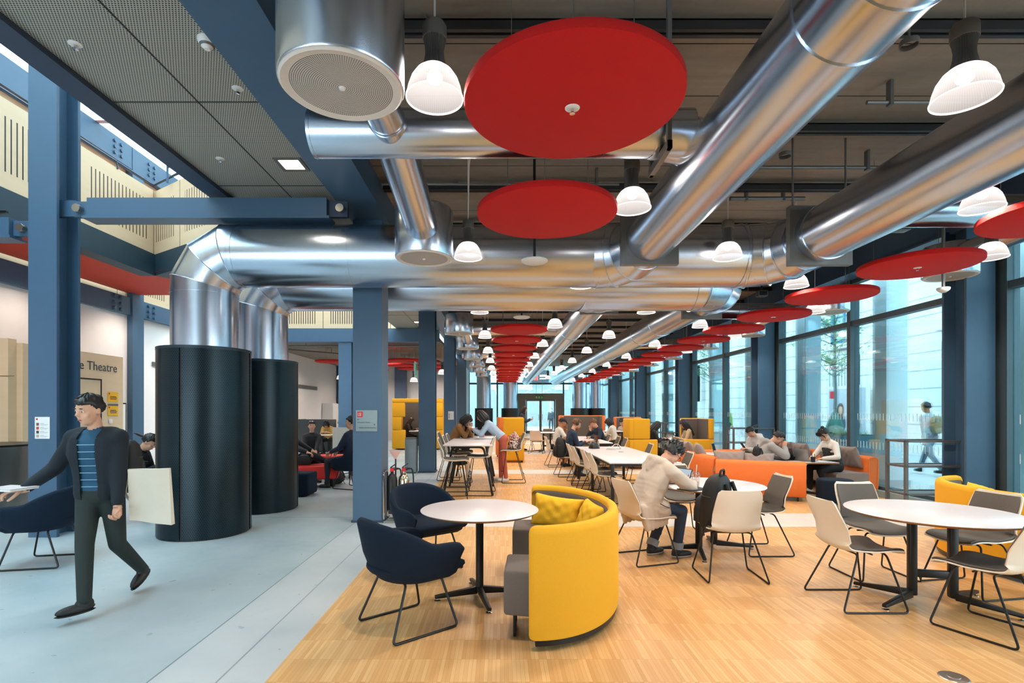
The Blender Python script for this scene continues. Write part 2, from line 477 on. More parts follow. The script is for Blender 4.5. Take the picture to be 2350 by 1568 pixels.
# atrium column with strut
ac = thing('steel_column', 'tall blue steel column at far left carrying a white notice and a horizontal strut', 'column', (-5.56, 6.35, 0))
hcol_mb(.345, .36, 7.6, .04).build('column_shaft', BLUE, ac)
MB().bx(.0, .30, .13, .19, 3.95, 4.15).build('fin_plate', BLUE, ac)
MB().bx(-.30, .0, .2, .26, 3.72, 3.92).build('fin_plate', BLUE, ac)
def strut(label, x, y, z, L, flip=1):
    st = thing('tie_strut', label, 'strut', (x, y, z), 0 if flip > 0 else PI)
    MB().bx(-.02, L, -.09, .09, -.11, .125).bx(-.06, L+.04, -.12, .12, -.135, -.105).build('strut_box', BLUE, st)
    MB().bx(-.22, 0, -.03, .03, -.09, .10).build('end_plate', BLUE, st)
    MB().bx(L, L+.24, -.03, .03, -.09, .10).build('end_plate', BLUED, st)
    for q in (-.15, L+.16): MB().cyl((q, -.1, 0), (q, .1, 0), .05, n=20).build('pin', STEELB, st)
strut('horizontal blue box strut pinned between the far left column and ceiling beam', -5.05, 6.5, 4.03, 2.92)
strut('blue strut running left from the tall column under the red gallery soffit', -6.12, 6.58, 3.82, 2.2, -1)

# street glazing
FRAME = mat('window_frame_grey', '#4c5a60', .45, .3, .05)
DASH = mat('white_glass_marking', '#f2f6f6', .6)
for k in range(5):
    y0 = GY[k]+.42; y1 = GY[k+1]-.02; ym = (GY[k]+.2+GY[k+1]+.2)/2
    w = bpy.data.objects.new('window_%d' % (k+1), None); col.objects.link(w); w['kind'] = 'structure'; w.location = (6.95, 0, 0)
    f = MB()
    for y in (y0+.05, ym, y1-.05): f.bx(-.09, .09, y-.05, y+.05, .11, 4.12)
    f.bx(-.07, .07, y0, y1, 3.2, 3.3).bx(-.07, .07, y0, y1, .1, .17).bx(-.07, .07, y0, y1, 4.02, 4.13)
    f.bx(-.05, .05, y1, y1+.47, .1, 4.12)
    f.build('window_frame', FRAME, w)
    for a, b in ((y0+.1, ym-.05), (ym+.05, y1-.1)):
        MB().bx(-.012, .012, a, b, .17, 3.2).build('pane', GLASS, w)
        MB().bx(-.012, .012, a, b, 3.3, 4.02).build('pane', GLASS, w)
        d = MB(); n = int((b-a)/.085)
        for q in range(n):
            y = a+.04+q*.085
            for z in (1.36, .83): d.bx(-.016, -.0125, y, y+.009, z, z+.13)
        d.build('glass_marking', DASH, w)
w = bpy.data.objects.new('window_6', None); col.objects.link(w); w['kind'] = 'structure'; w.location = (6.95, 0, 0)
MB().bx(-.07, .07, 30.8, YE, .1, .17).bx(-.07, .07, 30.8, YE, 3.2, 3.3).bx(-.09, .09, 33.2, 33.3, .1, 4.1).build('window_frame', FRAME, w)
MB().bx(-.012, .012, 30.8, YE, .17, 4.1).build('pane', GLASS, w)

# end wall: glazing, lobby door
EW = bpy.data.objects.new('window_7', None); col.objects.link(EW); EW['kind'] = 'structure'; EW.location = (0, YE, 0)
f = MB().bx(-2.2, 7.0, -.06, .06, 3.35, 3.47).bx(-2.2, 7, -.06, .06, 0, .1)
for x in (-2.15, -1.5, -.2, 1.15, 4.35, 5.6, 6.9): f.bx(x-.05, x+.05, -.07, .07, 0, 4.6)
f.build('window_frame', FRAME, EW)
MB().bx(-2.2, 1.15, -.01, .01, .1, 4.6).bx(4.35, 7, -.01, .01, .1, 4.6).bx(1.15, 4.35, -.01, .01, 2.75, 4.6).build('pane', GLASS, EW)
DR = bpy.data.objects.new('door_1', None); col.objects.link(DR); DR['kind'] = 'structure'; DR.location = (2.75, YE, 0)
DG = mat('door_frame_grey', '#8b9091', .5)
MB().bx(-1.55, -1.02, -.5, .1, 0, 2.72).bx(1.02, 1.55, -.5, .1, 0, 2.72).bx(-1.02, 1.02, -.5, .1, 2.3, 2.72).build('door_frame', DG, DR)
for s in (-1, 1):
    f = MB().bx(s*.5-.5, s*.5-.42, -.3, -.25, 0, 2.3).bx(s*.5+.42, s*.5+.5, -.3, -.25, 0, 2.3).bx(s*.5-.5, s*.5+.5, -.3, -.25, 2.2, 2.3).bx(s*.5-.5, s*.5+.5, -.3, -.25, 0, .18)
    o = f.build('door_leaf', DG, DR)
    MB().bx(s*.5-.42, s*.5+.42, -.285, -.265, .18, 2.2).build('pane', GLASS, o)
    MB().tube(round_path([(s*.12, -.3, .9), (s*.12, -.36, .9), (s*.12, -.36, 1.3), (s*.12, -.3, 1.3)], .03), .015).build('door_handle', CHROME, o)
GREEN = mat('exit_sign_green', '#0f9a66', .5)
ex = thing('exit_sign', 'green emergency exit sign hanging in front of the far glass door', 'sign', (2.62, 35.2, 2.32))
MB().bx(-.28, .28, -.02, .02, 0, .24).build('sign_panel', GREEN, ex)
MB().cyl((-.2, 0, .24), (-.2, 0, 2.28), .008).cyl((.2, 0, .24), (.2, 0, 2.28), .008).build('hanging_rod', GREYM, ex)
MB().bx(-.24, -.12, -.024, -.02, .05, .19).bx(-.06, .06, -.024, -.02, .05, .19).add([(.11, -.024, .07), (.25, -.024, .07), (.18, -.024, .2)], [(0, 1, 2)]).build('pictogram', PAPER, ex)
e2 = thing('exit_sign', 'white and green exit sign projecting from the second blue column', 'sign', (-2.06, 12.9, 2.35))
MB().bx(-.015, .015, -.3, .0, 0, .38).build('sign_panel', mat('exit_sign_pale', '#a8dcca', .5), e2)
MB().bx(.0155, .018, -.26, -.16, .05, .33).bx(.0155, .018, -.13, -.04, .2, .33).build('pictogram', GREEN, e2)

# far room behind the atrium
struct('wall_left', MB().bx(-9.2, LW, -5, 28.2, 0, 4.15), WALLW)
struct('wall_left_upper', MB().bx(-9.2, LW-.05, -5, 28.2, 4.15, 7.2), m_slots('slotted_plywood_wall', 1, '#e6c6a2', .085, .3, 4.35, 4.9, 1.9))
struct('wall_back', MB().bx(-9.2, -2.0, 28, 28.3, 0, 4.6), WALLW)
struct('wall_back_pier', MB().bx(-2.6, -2.1, 27.2, 28.2, 0, 4.6).bx(-5.6, -5.0, 27.7, 28.2, 0, 4.6), mat('slate_blue_paint', '#5d6c88', .6))
struct('wall_fill_block', MB().bx(-2.0, 7.2, -5.2, -5, 0, 4.7).bx(-9.2, -2.0, -5.2, -5, 2.3, 7.9), mat('side_wall_grey', '#d6d3cf', .7))  # unseen wall added behind the camera to cut the daylight fill
struct('wall_side', MB().bx(-2.4, -2.15, 28, YE, 0, 4.6), mat('side_wall_grey', '#d6d3cf', .7))
struct('ceiling_far', MB().bx(-9.2, -2.05, 17.2, 28.2, 3.9, 4.0), mat('grey_concrete_soffit', '#7d766c', .8, 0, .2, 2))
struct('trim_8', MB().bx(LW, -2.0, 17.0, 17.25, 3.8, 4.22).bx(LW, -2, 16.95, 17.3, 3.78, 3.81), BLUE)
struct('wall_upper_far', MB().bx(LW, -3.4, 17.1, 17.3, 4.22, 7.6), m_slots('slotted_plywood_far', 0, '#e8c9a6', .075, .35, 4.38, 4.85, 2.2))
column('pale blue steel column standing in the lounge beyond the perforated drums', -5.05, 17.0, 3.8, .42, .4)
# blue frame on the left wall
struct('trim_9', MB().bx(LW-.04, LW+.1, -5, 17.2, 3.74, 4.14), BLUE)
struct('trim_10', MB().bx(LW-.04, LW+.12, -5, 17.2, 7.1, 7.62), BLUE)
struct('trim_11', MB().bx(LW, LW+.13, 12.05, 12.43, 0, 7.6), BLUE)
bp = MB()
for y0, z0 in ((11.5, 3.94), (12.62, 3.94), (11.5, 7.36), (12.62, 7.36)):
    for a in range(2):
        for b in range(3): bp.cyl((LW+.1, y0+a*.2, z0-.13+b*.13), (LW+.15, y0+a*.2, z0-.13+b*.13), .04, n=8)
struct('trim_12', bp, BLUE)
# gallery with plywood fascia above the atrium
GAL = [(-7.05, -5), (-6.8, 10.3), (-5.75, 9.62), (-3.5, 8.25)]
def wallstrip(P, z0, z1, th):
    m = MB(); 
    for a, b in zip(P[:-1], P[1:]):
        a = Vector((a[0], a[1], 0)); b = Vector((b[0], b[1], 0)); d = (b-a).normalized(); n = Vector((-d.y, d.x, 0))*th
        m.loft([[a+Vector((0, 0, z0)), a+n+Vector((0, 0, z0)), a+n+Vector((0, 0, z1)), a+Vector((0, 0, z1))],
                [b+Vector((0, 0, z0)), b+n+Vector((0, 0, z0)), b+n+Vector((0, 0, z1)), b+Vector((0, 0, z1))]])
    return m
PLYL = m_slots('slotted_plywood_fascia', 1, '#e8caa8', .088, .26, 4.85, 5.62, 1.75)
struct('wall_gallery', wallstrip(GAL[:2], 4.62, 5.86, .08), PLYL)
struct('wall_gallery_return', wallstrip(GAL[1:], 4.62, 5.86, .08), m_slots('slotted_plywood_return', 0, '#e9cba9', .07, .26, 4.85, 5.62, 1.6))
struct('trim_13', wallstrip(GAL, 4.2, 4.62, .3), mat('gallery_edge_dark', '#27404e', .6))
struct('ceiling_gallery', MB().add([(-7.05, -5, 4.26), (-6.85, 10.3, 4.26), (-3.6, 8.4, 4.26), (-3.6, 12.3, 4.26), (LW, 12.3, 4.26), (LW, -5, 4.26)], [(0, 1, 2, 3, 4, 5)]),
       mat('red_gallery_soffit', '#c33a22', .7))
rail = thing('gallery_handrail', 'dark metal handrail running along the top of the gallery parapet', 'handrail', (0, 0, 0))
MB().tube([(a-.03, b, 5.98) for a, b in GAL], .028, 8).build('rail_bar', BLUED, rail)
for q in range(12): MB().cyl((-7.05+.0163*(q*1.3+.8)-.03+.03, -5+q*1.3+.0, 5.84), (-7.05+.0163*(q*1.3), -5+q*1.3, 5.98), .014, n=6).build('rail_post', BLUED, rail)
DOWN = []
for k, (x, y) in enumerate(((-7.7, 6.9), (-7.75, 9.2))):
    d = thing('recessed_downlight', ['round white downlight in the red gallery soffit, left of the tall column', 'round white downlight in the red gallery soffit, right of the tall column'][k], 'light', (x, y, 4.245))
    MB().lathe([(.001, 0), (.12, 0), (.13, -.01), (.13, .008)], 20).build('trim_ring', PAPER, d)
    MB().lathe([(.001, -.006), (.1, -.006), (.1, .0)], 20).build('lens', emis('downlight_glow', '#fff1e2', 4), d)
    DOWN.append((x, y))
struct('window_8', MB().bx(LW-.6, -3.4, -5, 17.3, 7.9, 7.95), m_glass('rooflight_glass', '#eef8fa', .02))
rb = MB()
for y in range(-4, 18, 3): rb.bx(LW, -3.4, y-.06, y+.06, 7.62, 7.9)
struct('trim_14', rb, PAPER)
struct('wall_upper_right', MB().bx(-3.62, -3.4, -5, 17.3, 4.62, 7.9), WALLW)
sl = thing('landing_balustrade', 'blue tubular balustrade on the upper landing above the strut', 'balustrade', (0, 0, 0))
for q in range(4): MB().tube([(-6.3, 9.9, 6.15+q*.17), (-4.6, 8.85, 6.15+q*.17)], .02, 6).build('rail_bar', BLUE, sl)
for q in range(3): MB().cyl((-6.3+q*.85, 9.9-q*.525, 5.86), (-6.3+q*.85, 9.9-q*.525, 6.68), .022, n=6).build('rail_post', BLUE, sl)

# theatre box in plywood
tx = -7.9
struct('wall_theatre', MB().bx(LW, tx, 8.65, 10.95, 0, 2.66).bx(-14, -8.0, 8.5, 8.65, 0, 2.72), CREAM)
struct('wall_theatre_joints', MB().bx(tx, tx+.004, 9.5, 9.515, 0, 2.66).bx(tx, tx+.004, 8.65, 10.95, .95, .96).bx(-9.5, tx, 8.494, 8.5, .95, .962).bx(-9.5, tx, 8.494, 8.5, 2.1, 2.112), mat('plywood_shadow_gap', '#7d6440', .7))
d2 = bpy.data.objects.new('door_2', None); col.objects.link(d2); d2['kind'] = 'structure'; d2.location = (tx, 9.6, 0)
MB().bx(0, .012, 0, .72, 0, 2.14).build('door_leaf', CREAM, d2)
MB().bx(.0, .02, .72, .745, 0, 2.16).bx(0, .02, 0, .745, 2.14, 2.165).build('door_frame', BLACK, d2)
INK = mat('dark_grey_lettering', '#3f464b', .6)
sg = thing('wall_lettering', 'dark grey theatre name lettering along the plywood box', 'sign', (tx, 8.95, 2.33))
text('letters', 'Lecture Theatre', .245, INK, sg, (.004, 1.83, 0), (PI/2, 0, PI/2), 'RIGHT')
YPAP = mat('yellow_notice_paper', '#f3b51d', .7)
for k, z in enumerate((1.72, 1.44)):
    n = thing('notice', ['upper yellow notice on the plywood wall by the theatre door', 'lower yellow notice with grey strip on the plywood wall by the theatre door'][k], 'notice', (tx+.004, 10.52, z))
    MB().bx(0, .006, 0, .28, 0, .2).build('paper', YPAP, n)
    MB().bx(.006, .008, .015, .05, .15, .185).build('logo', mat('logo_red', '#d8232a', .6), n)
    MB().bx(.006, .008, .06, .22, .10, .115).bx(.006, .008, .05, .24, .075, .088).bx(.006, .008, .06, .23, .05, .062).build('text_line', INK, n)
    if k: MB().bx(0, .007, 0, .28, .2, .24).build('header_strip', GREYM, n)
lw = thing('light_switch', 'small white switch plate on the plywood wall below the yellow notices', 'switch', (tx+.004, 10.55, 1.28))
MB().bx(0, .01, 0, .09, 0, .09).build('plate', PAPER, lw, bevel=.003)
MB().bx(.01, .016, .03, .06, .025, .065).build('rocker', PAPER, lw)
# framed pictures on the white wall
for k, (y, lb) in enumerate(((13.2, 'black framed portrait print on the white wall, partly behind the perforated drum'), (11.35, 'black framed picture on the white wall beside the plywood box'))):
    p = thing('framed_picture', lb, 'picture', (LW+.01, y, 1.0))
    MB().bx(0, .03, 0, .62, 0, .72).build('frame', BLACK, p)
    MB().bx(.03, .034, .03, .59, .03, .69).build('mount', PAPER, p)
    if k == 0:
        q = MB().bx(.034, .036, .1, .52, .12, .62); q.build('print', mat('print_teal', '#7fb3ae', .7), p)
        MB().ell((.037, .3, .4), (.003, .13, .17)).build('print_figure', mat('print_dark', '#3a2c26', .7), p)
        MB().ell((.039, .32, .40), (.003, .07, .11)).build('print_face', mat('print_face', '#d8a07a', .7), p)
        MB().bx(.0365, .0405, .2, .43, .49, .52).build('print_band', REDF, p)
v = thing('wall_vent', 'slim grey linear vent on the white wall above the picture', 'vent', (LW+.01, 12.9, 2.65))
MB().bx(0, .02, 0, .5, 0, .1).build('vent_frame', GREYM, v)
v = thing('wall_vent', 'long slim grey linear vent on the far lounge wall', 'vent', (LW+.01, 21.5, 2.5))
MB().bx(0, .02, 0, 3.0, 0, .16).build('vent_frame', GREYM, v)
sc_ = thing('smoke_curtain', 'dark vertical cable trunk in the corner of the lounge wall', 'trunk', (LW+.03, 27.4, 0))
MB().bx(0, .1, 0, .12, 0, 3.9).build('trunk_cover', BLUED, sc_)
cab = thing('wall_cupboard', 'white double door cupboard in the far corner of the lounge', 'cupboard', (LW+.02, 25.2, 0))
MB().bx(0, .5, 0, 1.6, 0, 1.9).build('carcass', PAPER, cab)
for s in (0, 1):
    o = MB().bx(.5, .52, .02+s*.79, .79+s*.79, .03, 1.87).build('door', WALLW, cab)
    MB().bx(.52, .54, .7+s*.12, .73+s*.12, .9, 1.0).build('handle', GREYM, o)
# ================================================================== CEILING SERVICES
# red acoustic discs
def make_disc(name='acoustic_disc'):
    t = thing(name, 'x', 'ceiling panel', (0, 0, 0))
    n = 64; m = MB()
    m.lathe([(.001, 0), (.585, 0), (.598, .008), (.6, .02), (.6, .05), (.596, .058), (.001, .06)], n).build('felt_disc', REDF, t)
    for a in range(3):
        x, y = .42*C_(a*2.094+.4), .42*S(a*2.094+.4); MB().cyl((x, y, .06), (x*.98, y*.98, 1.375), .003, n=5).build('suspension_wire', GREYM, t)
    return t
def rehang(o, child, L, r, z0):
    for c in kids(o):
        if c.name.split('.')[0] == child: bpy.data.objects.remove(c)
    if child == 'cord': MB().cyl((0, 0, z0), (0, 0, L), r, n=6).build(child, PAPER, o)
    else:
        for a in range(3):
            x, y = .42*C_(a*2.094+.4), .42*S(a*2.094+.4); MB().cyl((x, y, z0), (x, y, L-.01), r, n=5).build(child, GREYM, o)
def add_sprinkler(t):
    MB().lathe([(.001, -.006), (.03, -.008), (.04, -.004), (.042, .002)], 20).build('sprinkler_plate', PAPER, t)
    MB().cyl((0, 0, -.03), (0, 0, 0), .009, n=8).lathe([(.001, -.034), (.016, -.033), (.016, -.03), (.001, -.029)], 12).build('sprinkler_head', CHROME, t)
d0 = make_disc(); d1 = make_disc(); add_sprinkler(d0)
usedA = usedB = False
HD = 3.22
def put_disc(x, y, z, label, group, spr):
    global usedA, usedB
    if spr:
        if not usedA: o = d0; usedA = True
        else: o = dup(d0)
    else:
        if not usedB: o = d1; usedB = True
        else: o = dup(d1)
    o.location = (x, y, z); o['label'] = label; o['group'] = group
    if group.endswith('lounge'): rehang(o, 'suspension_wire', 3.9-z, .003, .06)
ks = [k for k in range(18) if k not in (2, 3, 4)]
for i, k in enumerate(ks):
    put_disc(.4, 2.9+1.62*k, HD, ('large red acoustic disc nearest the camera, with a white sprinkler' if k == 0 else 'red acoustic disc just behind the nearest one, before the cross ducts' if k == 1 else
             'red acoustic disc in the row over the central aisle, %s beyond the cross ducts' % ordn[i-2]), 'red discs over the central aisle', k % 2 == 0)
for i, k in enumerate(range(1, 18)):
    put_disc(4.9, 2.9+1.62*k, HD, 'red acoustic disc in the row beside the windows, %s from the front' % ordn[i], 'red discs beside the windows', k % 2 == 0)
for i, (x, y) in enumerate([(-6.1, 19.0), (-4.5, 18.8), (-5.6, 20.6), (-4.0, 20.5), (-5.4, 22.6), (-3.75, 22.2), (-2.8, 19.0), (-2.8, 20.9), (-2.9, 22.8), (-3.4, 18.6)]):
    put_disc(x, y, 3.30, 'red acoustic disc under the lounge ceiling, %s from the %s' % (['leftmost', 'fourth', 'second', 'sixth', 'third', 'seventh', 'tenth', 'eleventh', 'eighth', 'fifth'][i], 'left'), 'red discs in the lounge', False)

# pendant lamps
def make_lamp():
    t = thing('pendant_lamp', 'x', 'lamp', (0, 0, 0))
    MB().lathe([(.158, 0), (.16, .006), (.157, .02), (.148, .06), (.132, .105), (.105, .145), (.08, .165), (.062, .172)], 40).build('lamp_shade', LAMPG, t)
    MB().lathe([(.161, -.003), (.163, .004), (.158, .008), (.156, .0), (.161, -.003)], 40).build('shade_rim', emis('lamp_rim_glow', '#fff6f0', 2.0), t)
    h = MB(); n = 30; secs = []
    for z, r in ((.17, .066), (.2, .062), (.235, .054), (.27, .052), (.31, .058), (.335, .065)):
        secs.append([(r*(1 if q % 2 else .86)*C_(PI*q/n), r*(1 if q % 2 else .86)*S(PI*q/n), z) for q in range(2*n)])
    h.loft(secs); h.build('heat_sink', GREYM, t)
    MB().lathe([(.001, .335), (.068, .335), (.068, .405), (.055, .425), (.02, .43), (.001, .43)], 28).build('lamp_cap', mat('lamp_cap_grey', '#767573', .5, .2), t)
    MB().cyl((0, 0, .43), (0, 0, 1.3), .006, n=6).build('cord', PAPER, t)
    MB().ell((0, 0, .12), (.045, .045, .035)).build('bulb', emis('lamp_bulb_glow', '#fff3e6', 12), t)
    return t
L0 = make_lamp(); first = True
LX = [-.37, 1.15, 2.62, 4.2, 5.65]
rown = ['left of the red discs', 'right of the red discs', 'between the long ducts', 'left of the window discs', 'right of the window discs']
cnt = [0]*5
LIGHTS = []
def spot(x, y, z, w, ang=150, blend=.5, colr=(1, .86, .72), rad=.07, parent=None):
    l = bpy.data.lights.new('lamp_and_fill_spot', 'SPOT'); l.energy = w; l.spot_size = R(ang); l.spot_blend = blend
    l.color = colr; l.shadow_soft_size = rad
    o = bpy.data.objects.new('lamp_and_fill_spot', l); col.objects.link(o); o.location = (x, y, z)
    if parent: o.parent = parent
    return o
LAMPW = 125
for jy in range(0, 18):
    for i in range(5):
        if (i+jy) % 2: continue
        x, y = LX[i], 2.95+1.61*jy
        if i == 4 and jy == 0: continue
        if y < 8.7 and y > 7: y = 7.42
        if 5.9 < y < 6.5: y = 6.02
        lb = 'glass bell pendant lamp %s, %s from the front' % (rown[i], ordn[cnt[i]]); cnt[i] += 1
        o = L0 if first else dup(L0); first = False
        o.location = (x, y, 3.3); o['label'] = lb; o['group'] = 'glass bell pendants over the hall'
        LIGHTS.append((x, y, 3.385, o))
for k, (x, y, z, lb) in enumerate(((-6.25, 20.5, 2.78, 'glass bell pendant lamp by the lounge wall, seen right of the drums'), (-2.15, 19.4, 2.9, 'glass bell pendant lamp seen between the second and third blue columns'), (-3.5, 21.2, 2.72, 'glass bell pendant lamp in the lounge, just right of the signed column'))):
    o = dup(L0, (x, y, z), label=lb, group='glass bell pendants in the lounge'); rehang(o, 'cord', (3.9 if x > -2.05 or True else 4.6)-z, .006, .43); LIGHTS.append((x, y, z+.085, o))
def omni(x, y, z, w, colr=(1, .86, .72), rad=.06, parent=None):
    l = bpy.data.lights.new('lamp_glow', 'POINT'); l.energy = w; l.color = colr; l.shadow_soft_size = rad
    o = bpy.data.objects.new('lamp_glow', l); col.objects.link(o); o.location = (x, y, z)
    if parent: o.parent = parent
    return o
for x, y, z, o in LIGHTS:
    spot(0, 0, .085, LAMPW, parent=o)
    omni(0, 0, .09, 20, parent=o)

for x, y in DOWN+[(-7.7, 4.4), (-7.7, 11.6), (-7.7, 14.2), (-6.0, 12.5), (-4.6, 14.5), (-6.2, 15.5)]: spot(x, y, 4.22, 150, 130, .7, (1, .87, .74), .1)  # spots beyond DOWN are added fill for the wall, without fixtures
for x, y in ((-6.9, 21.5), (-4.2, 23.5), (-3.2, 26.2), (-6.2, 25.8), (-4.4, 19.6)): spot(x, y, 3.85, 210, 150, .7, (1, .87, .76), .1)  # added fill spots brightening the lounge, no fixtures there
# ---------------------------------------------------------------- ducts
def ring(c, d, r, parent, w=.012, t=.006, m=STEELZ):
    x, y, d = frame(d); c = Vector(c); n = 40
    s = []
    for q in range(n):
        a = 2*PI*q/n; e = x*C_(a)+y*S(a)
        s.append([c+e*(r-.004)-d*w/2, c+e*(r+t)-d*w/2, c+e*(r+t)+d*w/2, c+e*(r-.004)+d*w/2])
    MB().loft(s, closed=True).build('duct_seam', m, parent)
def elbow(a, corner, b, rad, n=3):
    """mitred gore points between two straight runs"""
    a, c, b = Vector(a), Vector(corner), Vector(b)
    d1 = (a-c).normalized(); d2 = (b-c).normalized()
    p0 = c+d1*rad; p1 = c+d2*rad; out = [p0]
    o = p0+d2*rad; h = PI/2/n
    for k in range(n):
        t = (k+.5)*h
        out.append(o + (-d2*C_(t) - d1*S(t))*(rad/C_(h/2)))
    return out+[p1]
def gored(P, r, parent, m, nseg=32, hint=(0, 0, 1)):
    """segmented bend: cylinders mitred at the joints"""
    P = [Vector(p) for p in P]; mb = MB(); sm = MB(); secs = []
    rr = r if isinstance(r, (list, tuple)) else [r]*len(P)
    for i, p in enumerate(P):
        d0 = (P[i]-P[i-1]).normalized() if i else (P[1]-P[0]).normalized()
        d1_ = (P[i+1]-P[i]).normalized() if i < len(P)-1 else d0
        nrm = (d0+d1_).normalized(); h_ = Vector(hint)
        y = (h_-nrm*h_.dot(nrm)).normalized(); x = y.cross(nrm).normalized()
        k = 1/max(.6, C_(d0.angle(d1_, 0)/2))
        secs.append([p + x*C_(2*PI*q/nseg)*rr[i]*k + y*S(2*PI*q/nseg)*rr[i] for q in range(nseg)])
        if 0 < i < len(P)-1:
            sm.tube([p+(v-p)*1.004 for v in secs[-1]], .005, 6, True)
    for a_, b_ in zip(secs[:-1], secs[1:]): mb.loft([a_, b_], caps=False)
    if sm.v: sm.build('duct_seam', STEELZ, parent)
    return mb.build('duct_elbow', m, parent, ang=40)
RT = .385; ZT = 3.5
def cross_duct(y, drumx, xend, label, rv=.393):
    t = thing('ventilation_duct', label, 'duct', (0, 0, 0))
    MB().cyl((drumx, y, 2.1), (drumx, y, ZT-.50), RT, n=44).build('duct_riser', STEELZ, t)
    ring((drumx, y, ZT-.50), (0, 0, 1), RT, t); ring((drumx, y, 2.80), (0, 0, 1), RT, t, .004, .003)
    P = elbow((drumx, y, 2), (drumx, y, ZT), (xend, y, ZT), .50, 3)
    gored(P, RT, t, STEELZ, 44, (0, 1, 0))
    MB().cyl(P[-1], (xend, y, ZT), RT, n=44).build('duct_pipe', STEELX, t)
    for x in (P[-1].x, drumx+1.9, drumx+3.4): ring((x, y, ZT), (1, 0, 0), RT, t, .008, .004)
    return t, P
T1, _ = cross_duct(6.65, -3.75, 3.0, 'large bright cross duct rising from the nearer perforated drum')
T2, _ = cross_duct(8.23, -3.75, 3.0, 'large bright cross duct rising from the second perforated drum')
# elbow of the first cross duct turning towards the camera as the window-side long duct
def along_duct(name, label, x, z, r, y0, y1, rings=()):
    t = thing('ventilation_duct', label, 'duct', (0, 0, 0))
    MB().cyl((x, y0, z), (x, y1, z), r, n=44).build('duct_pipe', STEELY, t)
    for y in rings: ring((x, y, z), (0, 1, 0), r, t, .014, .008)
    return t
X1, Z1, R1 = 1.69, 3.495, .274
D1 = along_duct('d', 'long bright duct over the tables running forward from the cross duct', X1, Z1, R1, -4, 5.95, (2.2, 2.55))
P = [Vector((X1, 5.95, Z1)), Vector((X1, 6.12, Z1)), Vector((X1-.07, 6.38, Z1)), Vector((X1-.24, 6.58, ZT)), Vector((X1-.47, 6.65, ZT))]
gored(P, [.276, .30, .36, .395, .395], D1, STEELY, 36); ring(P[-1], (1, 0, 0), .395, D1)
X2, Z2, R2 = 3.58, 3.5, .30
D2 = along_duct('d', 'long bright duct nearer the windows running forward from the first cross duct', X2, Z2, R2, -4, 5.87, (5.7,))
def endbend(y, s, parent):
    P = [Vector((3.0, y, ZT)), Vector((3.1, y, ZT)), Vector((3.36, y-s*.10, ZT)), Vector((3.53, y-s*.30, ZT)), Vector((X2, y-s*.57, Z2)), Vector((X2, y-s*.78, Z2))]
    rr = [.385, .385, .375, .35, .315, R2+.004]
    gored(P, rr, parent, STEELY, 40)
    for q in range(5): ring(P[q], P[min(q+1, 5)]-P[max(q-1, 0)], rr[q]+.006, parent, .02, .008)
endbend(6.65, 1, D2)
# far ducts going away
D3 = along_duct('d', 'long bright duct running away towards the far doors, left of the pair', X1, Z1, R1, 8.93, 34, (12.4, 17, 22))
gored([Vector((X1-.47, 8.23, ZT)), Vector((X1-.24, 8.30, ZT)), Vector((X1-.07, 8.50, Z1)), Vector((X1, 8.76, Z1)), Vector((X1, 8.93, Z1))], [.395, .395, .36, .30, .276], D3, STEELY, 36)
D4 = along_duct('d', 'long bright duct running away towards the far doors, right of the pair', X2, Z2, R2, 9.01, 34, (11.6, 13.2, 17, 22))
endbend(8.23, -1, D4)
# square collar plates round the long ducts
def collar(x, y, z, r, label):
    t = thing('duct_collar', label, 'bracket', (x, y, z))
    h = r+.03; m = MB(); n = 40; s0 = []; s1 = []
    for q in range(n):
        a = 2*PI*q/n; c, s = C_(a), S(a); k = h/max(abs(c), abs(s))
        s0.append([(r*c, -.04, r*s), (k*c*1.06, -.04, k*s), (k*c*1.06, .04, k*s), (r*c, .04, r*s)])
    m.loft(s0, closed=True).build('collar_plate', GREYM, t, ang=30)
    
    for q in (-.9, .9): MB().cyl((h*q, 0, h*.98), (h*q, 0, 4.6-z), .012, n=6).build('hanger_rod', GREYM, t)
collar(X1, 5.93, Z1, R1, 'square grey collar plate round the long duct above the boy')
collar(X2, 5.87, Z2, R2, 'square grey collar plate round the window-side long duct')
collar(X1, 8.95, Z1, R1, 'square grey collar plate beyond the cross ducts, left long duct')
collar(X2, 9.3, Z2, R2, 'square grey collar plate beyond the cross ducts, window-side long duct')
